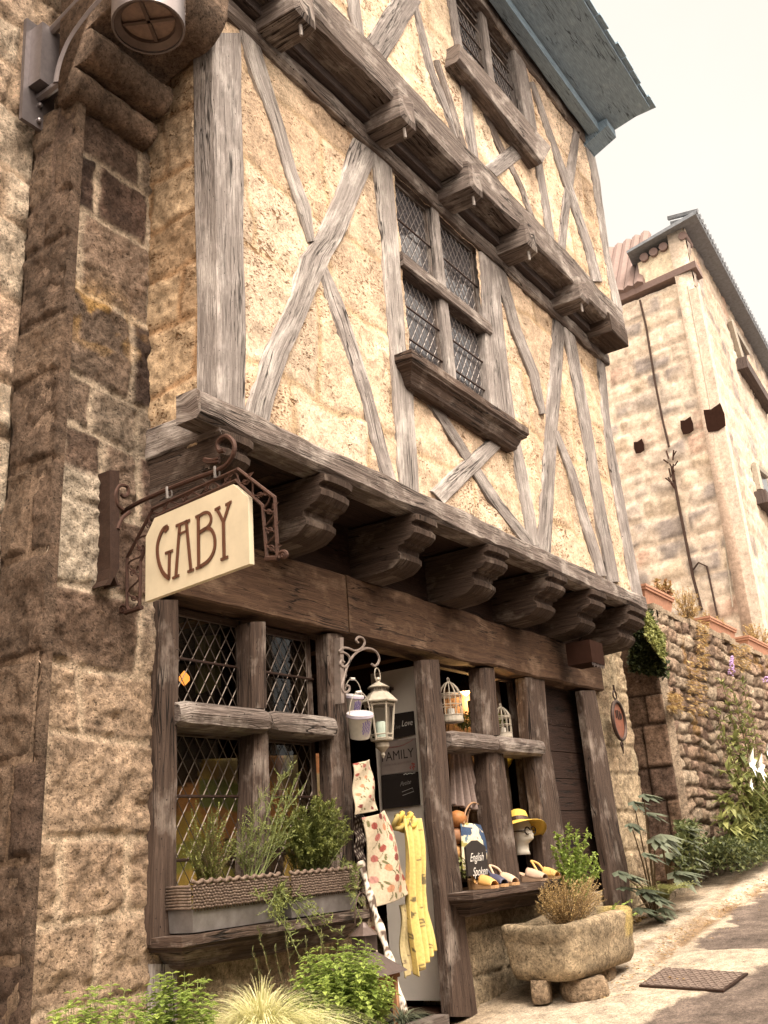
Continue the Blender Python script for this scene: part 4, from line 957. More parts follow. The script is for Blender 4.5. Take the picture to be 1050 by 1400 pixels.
rock('shadowed stone under the right end of the trough', (7.0, 2.98, -.87), (.12, .10, .06), .2, 8)
bush('dry_herb', 'straggly brown and green thyme filling the stone trough', 'plant', (6.75, 3.05, -.58), cloud_tips((6.78, 3.02, -.37), (.44, .20, .17), 260)+[at(740, 1200, 3.1), at(745, 1215, 3.1), at(752, 1190, 3.1)], L_DRY, .014, .008, 30, .25, STEM, .0014, wig=.06, loc=(6.75, 3.05, -.58))
bush('leafy_herb', 'tall yellow-green leafy herb rising from the stone trough in front of the plank panel', 'plant', (7.1, 3.15, -.56), [at(x, y, 3.15) for x, y in
     ((760, 1140), (775, 1130), (790, 1150), (805, 1140), (812, 1165), (768, 1165), (782, 1180), (798, 1185), (820, 1190), (775, 1200), (806, 1205), (786, 1165), (755, 1160), (795, 1210), (765, 1185), (816, 1178), (770, 1150), (788, 1138), (800, 1170))],
     L_MINT, .030, .022, 30, .25, GSTEM, .0025, wig=.06, sprig=.03)
bush('creeping_herb', 'small yellow-green herb draped over the right rim of the trough', 'plant', (7.25, 2.95, -.56), [at(x, y, 2.85) for x, y in ((845, 1235), (860, 1240), (872, 1250), (850, 1245), (838, 1240), (865, 1232))], L_MINT, .024, .018, 18, .2, GSTEM, .002)
# ---- fig, fern, hedge, buddleia, lilies, ivy
def figleaf(b, p, d, s_, col):
    d = d.normalized(); u_ = V3((0, 0, 1)); sx = d.cross(u_)
    sx = sx.normalized() if sx.length > .01 else V3((1, 0, 0)); nn = sx.cross(d)
    for ang, L_ in ((-1.15, .55), (-.55, .85), (0, 1), (.55, .85), (1.15, .55)):
        e = d*math.cos(ang)+sx*math.sin(ang)-nn*.25; q = e.cross(nn).normalized()*s_*.14; m_ = p+e*s_*L_*.6
        b.add([p, m_+q, p+e*s_*L_, m_-q, m_+nn*s_*.03], [(0, 1, 4), (1, 2, 4), (2, 3, 4), (3, 0, 4)], None, (col,)*3)
FT = thing('fig_sapling', 'fig sapling with grey-green lobed leaves against the stone quoin of the timbered house', 'plant', (9.4, 3.3, -.7))
fb = MB(); sb = MB(); rt = V3((9.3, 3.35, -.75))
for (x, y, s_) in ((880, 1085, .24), (866, 1095, .2), (885, 1110, .22), (862, 1125, .22), (895, 1145, .26), (880, 1165, .24), (845, 1190, .24), (862, 1195, .24), (878, 1215, .26), (895, 1225, .26), (872, 1240, .24), (890, 1248, .25), (850, 1212, .2), (905, 1240, .2)):
    e = at(x, y, 3.2+rnd(-.1, .1)); sb.tube([rt, rt.lerp(e, .5)+V3((.0, 0, .1)), e], [.011, .008, .004], 5)
    for k in range(2): figleaf(fb, e, V3((rnd(-.8, .8), -1, rnd(-.7, .1))), s_*rnd(.7, 1), rnd(0, 1))
fb.build('foliage', L_FIG, FT); sb.build('stem', STEM, FT)
FT = thing('fig_sapling', 'fig sapling with lobed leaves in front of the garden wall\'s dark ashlar end', 'plant', (10.4, 3.3, -.6))
fb = MB(); sb = MB(); rt = at(915, 1215, 3.3)
for (x, y, s_) in ((903, 1140, .3), (912, 1165, .26), (932, 1130, .3), (925, 1190, .3), (940, 1150, .26), (922, 1145, .3), (948, 1170, .24), (935, 1185, .26)):
    e = at(x, y, 3.2+rnd(-.1, .1)); sb.tube([rt, rt.lerp(e, .5)+V3((.0, 0, .1)), e], [.013, .010, .005], 5)
    for k in range(3): figleaf(fb, e, V3((rnd(-.8, .8), -1, rnd(-.7, .1))), s_*rnd(.7, 1), rnd(0, 1))
fb.build('foliage', L_FIG, FT); sb.build('stem', STEM, FT)
fb = MB(); rt = at(908, 1235, 3.15)
for k in range(46):
    a = rnd(0, 6.28); L_ = rnd(.25, .42); prev = rt; d = V3((math.cos(a)*.55, math.sin(a)*.55, 1)).normalized()
    for q in range(14):
        p_ = rt+d*L_*(q/14)+V3((math.cos(a), math.sin(a), 0))*L_*.5*(q/14)**2-V3((0, 0, 1))*L_*.5*(q/14)**2.5
        s_ = V3((-math.sin(a), math.cos(a), 0))
        for g in (1, -1): leaf(fb, p_, s_*g+d*.4, .055*(1-.6*q/14), .014, rnd(.3, 1))
one(fb, 'fern', L_LUSH, 'bright green fern at the foot of the passage beside the timbered house', 'plant', loc=rt)
hb = MB()
for k in range(7000):
    x_ = 10.6+rnd(0, 1)*4.2; ct = V3((x_, 3.12, gz(x_)+.16)); v = rdir(0)*(rnd(.5, 1)**.4); hh = .26+.12*math.sin(x_*3.1)
    p_ = ct+V3((v.x*.15, v.y*.28, abs(v.z)*hh)); leaf(hb, p_, rdir(.2)+v, .055, .036, rnd(0, 1)**2)
one(hb, 'low_hedge', L_DARK, 'low clipped dark hedge along the foot of the garden wall', 'hedge', loc=(12.6, 3.15, -.4))
hb = MB()
for k in range(700):
    p_ = at(rnd(925, 955), rnd(1125, 1190), 3.2+rnd(-.15, .15)); leaf(hb, p_, rdir(.2), .07, .045, rnd(0, .8))
one(hb, 'evergreen_shrub', L_DARK, 'small dark shrub growing up from the near end of the low hedge', 'shrub')
BG = thing('buddleia', 'tall leafy buddleia with small lilac flower spikes against the garden wall', 'shrub', (13.2, 3.1, -.35))
bt = [at(x, y, 3.15) for x, y in ((985, 925), (1000, 935), (1015, 930), (975, 960), (995, 965), (1012, 970), (1025, 955), (985, 1000), (1005, 1010), (1020, 1005), (992, 1050), (1010, 1060), (1030, 1050), (988, 1090), (1005, 1100), (1025, 1095), (1040, 1090), (1000, 1130), (1020, 1140), (1040, 1130), (1045, 1060), (1050, 1110), (985, 1120), (1048, 1150),(1035,1120),(1015,1115),(1030,1150),(1010,1150))]
fb = MB(); sb = MB(); rt = V3((13.0, 3.2, -.35))
for e in bt:
    mid = V3((rt.x*.4+e.x*.6, 3.15, (rt.z+e.z)*.5)); P = [rt*(1-q)**2+mid*2*q*(1-q)+e*q*q for q in [k/10 for k in range(11)]]
    sb.tube(P, [.016-.012*k/10 for k in range(11)], 5)
    for k in range(75):
        q = rnd(.2, 1)*10; i = min(9, int(q)); p_ = P[i].lerp(P[i+1], q-i); big = 1 if e.z < 1.0 else .62
        leaf(fb, p_, rdir(.1)+(P[i+1]-P[i]).normalized()*.4, .16*rnd(.5, 1.2)*big, .065*big, rnd(0, 1)**1.5)
fb.build('foliage', L_LUSH, BG); sb.build('stem', STEM, BG)
LIL = plain('lilac_petals', (.45, .30, .55), .8, 0, .3, 90)
for (x, y, dx, dz) in ((1000, 922, .12, .16), (1046, 930, .25, .05)):
    b = MB(); a = at(x, y, 3.12)
    for k in range(60): t_ = rnd(0, 1); b.lathe([(.0, -.012), (.014, 0), (0, .012)], a+V3((dx, 0, dz))*t_*1.5+rdir(0)*.045*(1-t_*.8), 5)
    b.build('flower_spike', LIL, BG)
WHP = plain('white_petals', (.85, .84, .80), .6, 0, .1, 20)
LG = thing('lily_plant', 'large white lily blooms among the leaves at the right edge', 'plant', (14.0, 2.9, -.3))
sb = MB()
for (x, y) in ((1022, 1043), (1034, 1050), (1046, 1028), (1024, 1073)):
    c_ = at(x, y, 2.95); b = MB(); s_ = .18 if y != 1073 else .08
    for k in range(6):
        a = k*1.047+.3; d = V3((math.cos(a)*.8, -.55, math.sin(a)*.6)); leaf(b, c_, d, s_, s_*.55, 1, V3((0, -1, .2)), .12, .3)
    b.build('flower', WHP, LG); sb.tube([(13.9, 3.0, -.35), (c_+V3((13.9, 3.0, -.35)))/2+V3((0, 0, .1)), c_], .012, 5)
sb.build('stem', GSTEM, LG)
ib = MB()
for k in range(2600):
    x = rnd(862, 912); y = rnd(835, 925); 
    if y > 925-(912-x)*.2 or x > 880+ (y-835)*.35+15*rnd(0, 1): continue
    p_ = atx(x, y, XG-.10-rnd(0, .10)); leaf(ib, p_, V3((-1, rnd(-1, 1), rnd(-1, .4))), .07, .055, rnd(0, 1)**2)
one(ib, 'ivy', L_IVY, 'dark ivy covering the top of the garden wall end under the jetty', 'plant', loc=(XG-.1, 3.8, 1.9))
ib = MB()
for k in range(900):
    x = rnd(880, 905); y = 835+(x-880)*1.4+rnd(0, 35); p_ = at(x, y, YGW-.05-rnd(0, .08)); leaf(ib, p_, V3((rnd(-1, 1), -1, rnd(-1, .3))), .06, .05, rnd(.2, 1))
one(ib, 'creeper', L_LUSH, 'light green creeper spilling down the corner of the garden wall', 'plant', loc=at(890, 880, YGW))
WT = 'dry plants on top of the garden wall'
def wp(x, y, n, label, m, L, W, rr_, base_y=None, tops=None):
    c_ = at(x, y, 3.62); bs = (c_.x, 3.62, 2.55); bush('wall_plant', label, 'plant', bs, cloud_tips((c_.x, 3.6, c_.z), rr_, n), m, L, W, 22, .35, STEM, .004, wig=.08, up=.1)
wp(903, 806, 26, 'small reddish-leaved plant in the planter nearest the timbered house', L_RED, .06, .045, (.28, .12, .13))
wp(938, 838, 70, 'straggly dry brown shrub growing from the wall top between the first two planters', L_DRY, .045, .012, (.40, .2, .38))
wp(975, 852, 40, 'dry yellow-green weeds around the middle planter', L_DRY, .05, .015, (.55, .15, .16))
wp(1035, 868, 40, 'dry weeds in the planter at the right edge of the photo', L_DRY, .05, .018, (.8, .15, .18))
hb = MB()
for (x, y, sx, sy) in ((958, 880, 8, 30), (920, 960, 10, 12), (950, 940, 14, 40), (1010, 900, 14, 18), (870, 1265, 22, 12)):
    for k in range(160): leaf(hb, at(x+rnd(-sx, sx), y+rnd(-sy, sy), YGW-.06), V3((rnd(-1, 1), -1, rnd(-1, .6))), .07, .03, rnd(0, 1))
tag(hb.build('wall_weeds', L_DRY, None, loc=(13, YGW, 1)), 'brown and green weeds sprouting from joints of the garden wall', 'weeds', kind='stuff')
lb = MB()
for k in range(1500):
    t_ = rnd(0, 1); x_ = 6.4+t_*8; y_ = (2.72 if rnd(0, 1) < .6 else 3.05)+.10*math.sin(x_*.9)+rnd(-.12, .12)*(1 if rnd(0, 1) < .7 else 3); s_ = rnd(.012, .035)
    leaf(lb, V3((x_, y_, gz(x_)+.02+rnd(0, .01))), V3((rnd(-1, 1), rnd(-1, 1), rnd(-.1, .3))), s_, s_*.6, rnd(0, .5))
tag(lb.build('fallen_leaves', L_DRY, None, loc=(9, 2.9, -.7)), 'brown fallen leaves and litter along the gutter', 'leaves', kind='stuff')
for i, (x0, z, l) in enumerate(((9.9, -.62, .9),)):
    b = MB(); stonewall(b, (9.85, 3.42, -.75), (1, 0, 0), (0, 0, 1), (0, -1, 0), .95, .22, .3, 88, amp=.01, tones=[(.6, .5, .38)], res=.03, thick=.5); one(b, 'passage_step', STONE, 'low pale stone step at the passage between the timbered house and the garden wall', 'step', smooth=True)
# ================================================================== SIGN, LAMPS
def pln(x, y, P, n): d = V3(ray(x, y)); return d*(P.dot(n)/d.dot(n))
def text(s_, name, m, par, O, U, Vv, size, ext=.002, shear=0., sp=1.):
    cu = bpy.data.curves.new(name, 'FONT'); cu.body = s_; cu.size = 1; cu.shear = shear; cu.space_character = sp
    to = bpy.data.objects.new(name, cu); COL.objects.link(to); bpy.context.view_layer.update()
    me = to.evaluated_get(bpy.context.evaluated_depsgraph_get()).to_mesh(); b = MB(); U = V3(U); Vv = V3(Vv); n_ = U.cross(Vv).normalized()
    vs = [V3(O)+U*(v.co.x*size)+Vv*(v.co.y*size)+n_*ext for v in me.vertices]; b.add(vs, [tuple(p.vertices) for p in me.polygons])
    to.to_mesh_clear(); bpy.data.objects.remove(to); return b.build(name, m, par)
def stroke(b, pts, w, n_, t_=.004):
    """flat brush stroke through points (width list) lying on a plane with normal n_"""
    pts = [V3(p) for p in pts]; ws = w if hasattr(w, '__len__') else [w]*len(pts); L = []; R_ = []
    for i, p in enumerate(pts):
        d = pts[min(i+1, len(pts)-1)]-pts[max(i-1, 0)]; s_ = d.cross(n_).normalized(); L.append(p+s_*ws[i]/2); R_.append(p-s_*ws[i]/2)
    b.loft([[L[i], R_[i], R_[i]+n_*t_, L[i]+n_*t_] for i in range(len(pts))])
def smooth_pts(P, k=6):
    P = [V3(p) for p in P]; o = []
    for i in range(len(P)-1):
        a, b_, c, d = P[max(i-1, 0)], P[i], P[i+1], P[min(i+2, len(P)-1)]
        for q in range(k):
            t = q/k; o.append(.5*((2*b_)+(c-a)*t+(2*a-5*b_+4*c-d)*t*t+(3*b_-a-3*c+d)*t**3))
    return o+[P[-1]]
sP = V3((3.15, 3.294, 1.16)); sdir = -V3(ray(-1110, 1294)).normalized(); sdir.z = 0; sdir.normalize(); sn = V3((0, 0, 1)).cross(sdir)
if sn.x > 0: sn = -sn
def sg(cx, cy, off=0.): return pln(100+cx/3, 600+cy/3, sP, sn)+sn*off
SG = thing('hanging_sign', 'cream shop sign reading GABY in brown letters, hung in a scrolled wrought-iron bracket', 'sign', (3.14, 3.46, 1.25))
b = MB(); b.prism([sg(*p) for p in ((296, 668), (724, 512), (716, 238), (656, 186), (334, 325), (298, 402))], sn*-.025); board = b.build('board', CREAMP, SG)
b = MB()
def st(P, w, sm=True): stroke(b, [sg(*p, .002) for p in P] if not sm else smooth_pts([sg(*p, .002) for p in P]), w, sn)
st([(392, 368), (385, 362), (372, 372), (358, 400), (348, 445), (352, 495), (364, 535), (380, 560), (398, 572)], .019); st([(376, 378), (392, 360)], .026, False)
st([(396, 574), (398, 462)], .017, False); st([(380, 470), (412, 458)], .012, False)
st([(424, 566), (440, 352)], .017, False); st([(486, 540), (466, 334)], .017, False); st([(424, 358), (482, 334)], .013, False); st([(434, 392), (472, 376)], .009, False)
st([(410, 572), (438, 560)], .011, False); st([(472, 546), (498, 536)], .011, False)
st([(518, 526), (516, 318)], .018, False); st([(504, 322), (530, 310)], .012, False); st([(506, 532), (530, 524)], .012, False)
st([(520, 316), (540, 304), (558, 304), (568, 322), (566, 345), (550, 366), (522, 384)], .014); st([(522, 384), (548, 368), (568, 372), (582, 400), (584, 440), (574, 475), (552, 505), (520, 526)], .016)
st([(590, 286), (602, 306), (618, 340)], .015); st([(644, 264), (636, 290), (620, 340)], .015); st([(619, 336), (622, 492)], .018, False)
st([(584, 292), (606, 280)], .012, False); st([(628, 272), (652, 258)], .012, False); st([(608, 496), (638, 484)], .012, False)
b.build('lettering', LETTER, board)
b = MB()
outer = [(212, 716), (212, 485), (318, 285), (668, 122), (818, 238), (830, 488)]; inner = [(264, 690), (268, 500), (334, 316), (660, 168), (768, 272), (786, 490)]
b.tube([sg(*p, -.012) for p in outer], .0085, 6); b.tube([sg(*p, -.012) for p in inner], .008, 6); b.tube([sg(205, 712, -.012), sg(272, 690, -.012)], .012, 6); b.tube([sg(782, 490, -.012), sg(832, 488, -.012)], .012, 6)
b.build('sign_frame', RUST, SG)
b = MB()
for i in range(5):
    (x0, y0), (x1, y1) = outer[i], outer[i+1]; (u0, v0), (u1, v1) = inner[i], inner[i+1]; n = max(1, round(math.hypot(x1-x0, y1-y0)/95)); P = []
    for k in range(n*8+1):
        t_ = k/(n*8); f = .5+.42*math.sin(k*math.pi/4); P.append(sg((x0+(x1-x0)*t_)*(1-f)+(u0+(u1-u0)*t_)*f, (y0+(y1-y0)*t_)*(1-f)+(v0+(v1-v0)*t_)*f, -.012))
    b.tube(P, .0045, 5)
    for k in range(n):
        t_ = (k+.5)/n; f = .5; c_ = ((x0+(x1-x0)*t_+u0+(u1-u0)*t_)/2, (y0+(y1-y0)*t_+v0+(v1-v0)*t_)/2)
        b.tube([sg(c_[0]+16*math.exp(-q*.13)*math.cos(q*.6+k*2), c_[1]+16*math.exp(-q*.13)*math.sin(q*.6+k*2), -.012) for q in range(18)], .004, 5)
        leaf(b, sg(c_[0]+10, c_[1]-8, -.01), sdir+V3((0, 0, rnd(-1, 1))), .045, .025, 1, sn)
for c_, sgn, a0 in (((198, 700), -1, .3), ((856, 476), 1, 2.6)):
    b.tube([sg(c_[0]+22*math.exp(-q*.09)*math.cos(a0+sgn*q*.5)*1.0, c_[1]+24*math.exp(-q*.09)*math.sin(a0+sgn*q*.5), -.012) for q in range(24)], .0085, 6)
b.build('scrollwork', RUST, SG)
b = MB(); arm = [(172, 345), (176, 318), (200, 295), (262, 258), (380, 205), (480, 165), (570, 132), (618, 105), (648, 60), (650, 15), (625, -12), (598, -5), (584, 22), (592, 48), (612, 42)]
b.tube(smooth_pts([sg(*p, -.012) for p in arm]), .011, 7)
def sw(cx, cy, Y=3.41): return at(100+cx/3, 600+cy/3, Y)
b.tube(smooth_pts([sw(*p) for p in ((184, 370), (192, 345), (205, 322), (232, 300))]), .010, 6)
b.tube(smooth_pts([sw(*p) for p in ((205, 292), (182, 270), (174, 225), (192, 192), (220, 195), (226, 222), (208, 238), (196, 226))]), .009, 6)
b.tube(smooth_pts([sg(*p, -.012) for p in ((590, 75), (560, 85), (530, 82), (545, 95), (590, 90))]), .009, 6)
b.build('bracket_arm', RUST, SG)
b = MB(); q0 = sg(150, 128); q1 = sg(188, 128)
pl_ = [sg(*p) for p in ((150, 128), (190, 130), (190, 530), (176, 560), (186, 590), (200, 602), (182, 600), (168, 566), (152, 598), (130, 600), (146, 575), (152, 530))]
pl_ = [sw(*p) for p in ((150, 128), (190, 130), (190, 530), (176, 560), (186, 590), (200, 602), (182, 600), (168, 566), (152, 598), (130, 600), (146, 575), (152, 530))]; b.prism(pl_, (0, .09, 0)); b.build('bracket_plate', IRON, SG)
b = MB()
for c_ in ((388, 222), (584, 138)):
    b.tube([sg(c_[0]+9*math.cos(q), c_[1]+18*math.sin(q), -.012) for q in [k*.52 for k in range(13)]], .004, 5); b.tube([sg(c_[0]-4, c_[1]-25, .0), sg(c_[0]-2, c_[1]+22, .0)], .006, 5)
b.build('shackle', ZINC, SG)
# ---- big wall lantern top left
XL = 2.80
def lx(x, y, dx=0): p = atx(x, y, XL); p.x += dx; return p
LA = thing('wall_lantern', 'grey metal wall lantern with a cylindrical head seen from below at the top left', 'lamp', (XL, 3.76, 3.8))
b = MB(); b.box(2.70, 2.90, 3.735, 3.76, 3.76, 4.42); b.box(2.73, 2.87, 3.64, 3.735, 3.98, 4.36)
for zz in (3.80, 3.90): b.lathe([(.014, 0), (.014, .02), (.006, .024)], (2.80, 3.735, zz), 8, axis=(0, -1, 0))
b.build('mounting_plate', SILV, LA)
b = MB(); b.tube([lx(26, 155), lx(82, 114)], .022, 6); b.tube(smooth_pts([lx(*p) for p in ((80, 116), (86, 88), (100, 55), (125, 20), (150, -8), (190, -60))]), .030, 8); b.tube([lx(52, 64), lx(112, 0), lx(190, -90)], .026, 8); b.build('bracket_arm', SILV, LA)
lc = atx(203, 38, XL); b = MB(); R0 = .178
b.lathe([(R0-.012, .07), (R0-.012, 0), (R0, 0), (R0, .32), (R0-.01, .5), (R0+.05, .52), (.05, .72), (.02, .8)], lc, 40); b.build('lamp_head', SILV, LA, .7)
b = MB(); b.loft([[lc+V3((math.cos(q*.157)*r_, math.sin(q*.157)*r_, z)) for q in range(40)] for r_, z in ((R0-.013, .010), (R0-.045, .03), (R0-.05, .055))], True, False); b.build('bezel', LAMPG, LA, .7)
b = MB(); b.lathe([(R0-.045, .05), (R0-.045, .056)], lc, 32); b.build('diffuser', plain('amber_diffuser', (.22, .15, .12), .35, 0, .4, 25, .2), LA)
b = MB()
for a in (.5, 2.07): d = V3((math.cos(a), math.sin(a), 0)); s_ = V3((-d.y, d.x, 0)); L_ = R0-.05; p_ = lc+V3((0, 0, .035)); b.hexa([p_-d*L_-s_*.009, p_+d*L_-s_*.009, p_+d*L_+s_*.009, p_-d*L_+s_*.009]+[q+V3((0, 0, .012 if a < 1 else .009)) for q in (p_-d*L_-s_*.009, p_+d*L_-s_*.009, p_+d*L_+s_*.009, p_-d*L_+s_*.009)])
b.build('cross_bar', LAMPG, LA)
b = MB()
for k in range(10):
    for j in range(3):
        a = 5.3+k*.14; z = .13+j*.055
        P = [lc+V3((math.cos(a+u)*(R0+.001), math.sin(a+u)*(R0+.001), z+v)) for u, v in ((-.045, -.02), (.045, -.015), (.045, .022), (-.045, .018))]
        b.prism(P, V3((math.cos(a), math.sin(a), 0))*.0015)
b.build('pierced_panel', LAMPG, LA)
# ---- lantern bracket on the post and the white lantern
def D(cx, cy, Y=3.405): return at(440+cx/5.25, 860+cy/5.25, Y)
YB = 3.405
BK = thing('lantern_bracket', 'cream scrolled iron bracket screwed to the post left of the shop door', 'bracket', (4.72, 3.4, 1.0))
b = MB(); b.prism([D(132, 60), D(156, 60), D(158, 300), D(162, 530), D(140, 532), D(134, 300)], (0, .05, 0)); b.build('wall_strip', BRKM, BK)
b = MB()
for P in (((122, 165), (150, 138), (190, 138), (240, 157), (285, 138), (306, 100), (292, 65), (262, 58), (245, 80), (262, 100)), ((160, 360), (178, 280), (215, 205), (265, 158), (330, 138), (385, 160), (410, 210), (400, 250), (375, 265), (358, 250)),
          ((125, 165), (165, 172), (196, 200), (196, 240), (160, 272), (132, 255), (140, 228), (160, 238)), ((172, 330), (150, 380), (142, 425), (160, 455), (192, 445), (195, 412), (172, 405))):
    b.tube(smooth_pts([D(*p) for p in P]), .008, 6)
b.build('scroll_arm', BRKM, BK)
sc = .0043; lc = at(520.5, 975, YB)
LN = thing('hanging_lantern', 'cream six-sided candle lantern hanging from the scrolled bracket at the door', 'lantern', (lc.x, YB, lc.z-.2))
def hz(cy): return (at(520.5, 920+cy/10, YB)).z
HXC = V3((at(520, 980, YB).x, YB, 0))
def hl(P, n=6, **k):
    b = MB(); b.lathe([(r_, z) for r_, z in P], HXC, n, **k); return b
b = hl([(.012, hz(70)), (.018, hz(100)), (.008, hz(120)), (.015, hz(135)), (.070, hz(205)), (.066, hz(215))], 12)
b.lathe([(.050, hz(215)), (.050, hz(262)), (.062, hz(275)), (.113, hz(395)), (.110, hz(412)), (.05, hz(400))], HXC, 6)
b.build('lantern_roof', DULLW, LN)
b = MB()
for k in range(22): a = k*6.283/22; b.tube([HXC+V3((.052*math.cos(a), .052*math.sin(a), hz(218))), HXC+V3((.052*math.cos(a), .052*math.sin(a), hz(250)))], .0022, 4)
b.build('roof_vent', LAMPG, LN)
b = MB(); z0, z1 = hz(915), hz(412)
for k in range(6):
    a = k*1.0472; a2 = a+1.0472; c_, s_ = math.cos(a), math.sin(a); lo_, hi_ = HXC+V3((.062*c_, .062*s_, z0)), HXC+V3((.090*c_, .090*s_, z1)); b.tube([lo_, hi_], .0065, 5)
    lo2, hi2 = HXC+V3((.062*math.cos(a2), .062*math.sin(a2), z0)), HXC+V3((.090*math.cos(a2), .090*math.sin(a2), z1))
    for t_ in (.03, .14, .93): b.tube([lo_.lerp(hi_, t_), lo2.lerp(hi2, t_)], .005, 5)
b.build('lantern_frame', DULLW, LN)
b = MB(); b.lathe([(.058, z0+.02), (.086, z1-.01)], HXC, 6); b.v and b.build('lantern_glass', clearglass('lantern_glass', (.9, .9, .88)), LN)
b = hl([(.02, hz(905)), (.068, hz(915)), (.068, hz(925)), (.035, hz(945)), (.042, hz(955)), (.042, hz(1010)), (.025, hz(1050)), (.010, hz(1090)), (.014, hz(1120)), (.004, hz(1165))], 14); b.build('base_finial', DULLW, LN, .7)
b = hl([(.032, z0+.01), (.032, hz(690)), (.024, hz(665)), (.004, hz(660))], 14); b.build('candle', plain('pale_green_candle', (.55, .66, .60), .4), LN, .7)
b = MB(); b.tube([HXC+V3((.030*math.cos(q*.45), 0, hz(40)+.045*math.sin(q*.45))) for q in range(15)], .004, 5); b.build('ring', DULLW, LN)
# ---- lavender buckets
def bucket(x, y, Y, rt, rb, h_, tilt, label):
    c_ = at(x, y, Y); t = thing('bucket', label, 'bucket', c_, 'small enamel buckets hung beside the shop door'); ax = V3((math.sin(tilt), -.25, math.cos(tilt))).normalized()
    b = MB(); b.lathe([(rb*.2, .012), (rb, 0), (rb*1.03, .004), (rt, h_), (rt*1.05, h_+.003), (rt*1.0, h_+.006), (rt*.95, h_), (rb*.9, .012), (rb*.1, .014)], c_, 28, axis=ax); b.build('bucket_body', WHITEM, t, .8)
    b = MB(); b.lathe([(rt*1.0, h_*.86), (rt*1.075, h_*.9), (rt*1.06, h_*1.02), (rt*1.0, h_*1.03)], c_, 28, axis=ax); b.build('rim_band', plain('pale_lilac_enamel', (.50, .46, .56), .4), t, .8)
    a = ax.orthogonal().normalized(); 
    f = V3((-.35, -1, 0)); f = (f-ax*f.dot(ax)).normalized(); s_ = ax.cross(f)
    b = MB()
    for k in range(5):
        for j in range(9):
            u_ = (k-2)*.2+.03*math.sin(j*2.1+k); v_ = .36+j*.055-abs(k-2)*.05; rr_ = (rb+(rt-rb)*v_)*1.01; d_ = (f*math.cos(u_*.9)+s_*math.sin(u_*.9))
            b.lathe([(0, -.003), (.0042, 0), (0, .003)], c_+ax*h_*v_+d_*rr_, 6, axis=d_)
    for k in range(5): u_ = (k-2)*.1; d_ = f*math.cos(u_)+s_*math.sin(u_); d2 = f*math.cos(u_*1.9)+s_*math.sin(u_*1.9); b.tube([c_+ax*h_*.12+d_*rb*1.03, c_+ax*h_*.4+d2*(rb+(rt-rb)*.4)*1.01], .0018, 4)
    b.build('lavender_print', plain('lavender_blue', (.14, .10, .30), .6), t)
    top = c_+ax*h_; hp = [top+s_*rt*math.cos(q*.2618)+V3((0, 0, 1))*rt*1.7*math.sin(q*.2618) for q in range(13)]
    b = MB(); b.tube(hp, .003, 5); b.build('handle', DULLW, t); b = MB(); b.tube([hp[5]+V3((0, 0, .002)), hp[7]+V3((0, 0, .002))], .009, 8); b.build('grip', WHITEM, t)
bucket(481, 979, 3.48, .060, .044, .12, -.1, 'small white bucket with lavender print, hanging higher and partly behind the post')
bucket(492, 1009, 3.36, .074, .055, .14, -.25, 'white bucket with lavender print tilted just below the smaller bucket, left of the lantern')
# ---- printed cloths
def clothgrid(q, Y, nu, nv, disp, colf, name, label, cat, thick=.006, group=None):
    """q: four photo corners TL, TR, BR, BL on the plane Y; disp pushes it out of the plane"""
    TL, TR, BR, BL = [at(*p, Y) for p in q]; b = MB(); P = []; Cc = []
    for j in range(nv+1):
        for i in range(nu+1):
            u, v = i/nu, j/nv; p = TL.lerp(TR, u).lerp(BL.lerp(BR, u), v); P.append(p+V3((0, -disp(u, v), 0))); Cc.append(colf(u, v))
    N_ = len(P); b.v = [tuple(p) for p in P]+[tuple(p+V3((0, thick, 0))) for p in P]; b.c = Cc*2
    for j in range(nv):
        for i in range(nu):
            a = j*(nu+1)+i; f = (a, a+nu+1, a+nu+2, a+1); b.f.append(f); b.f.append(tuple(N_+k for k in f[::-1]))
    rim = [i for i in range(nu+1)]+[j*(nu+1)+nu for j in range(1, nv+1)]+[nv*(nu+1)+i for i in range(nu-1, -1, -1)]+[j*(nu+1) for j in range(nv-1, 0, -1)]
    for k in range(len(rim)): a, c = rim[k], rim[(k+1) % len(rim)]; b.f.append((a, c, c+N_, a+N_))
    b.uv = [[(0, 0)]*len(f) for f in b.f]
    return one(b, name, ATTR, label, cat, group, 1)
def tulips(seed, n, asp):
    r_ = random.Random(seed); T = [(((k*.382+r_.uniform(-.08, .08)) % 1), (k+.5)/n*asp-.1, r_.choice(((.27, .07, .055), (.34, .12, .10), (.42, .22, .19), (.42, .21, .12), (.17, .045, .04))), r_.uniform(-.6, .6)) for k in range(n)]
    def f(u, v):
        v *= asp; c = (.50, .42, .31)
        for (x, y, cc, a) in T:
            dx, dy = u-x, v-y; X_ = dx*math.cos(a)+dy*math.sin(a); Y_ = -dx*math.sin(a)+dy*math.cos(a)
            if abs(X_-.05*math.sin(Y_*9)) < .012 and .04 < Y_ < .34: c = (.12, .11, .05)
            if (X_-.07-Y_*.35)**2/.0010+(Y_-.22)**2/.010 < 1: c = (.14, .13, .06)
        for (x, y, cc, a) in T:
            dx, dy = u-x, v-y; X_ = dx*math.cos(a)+dy*math.sin(a); Y_ = -dx*math.sin(a)+dy*math.cos(a); e = X_**2/.0062+Y_**2/.0125
            if e < 1: k = .75+.35*abs(math.sin(X_*38)); c = tuple(q*k for q in cc)
        return c
    return f
TG = 'tulip-printed cloths hanging beside the door'
clothgrid(((483, 1044), (506, 1038), (516, 1108), (485, 1114)), 3.34, 26, 80, lambda u, v: .03*math.sin(u*3.1)+.008*math.sin(v*9+u*4), tulips(2, 13, 3.2), 'tulip_cloth', 'shorter tulip-printed cloth hanging just under the white buckets', 'cloth', group=TG)
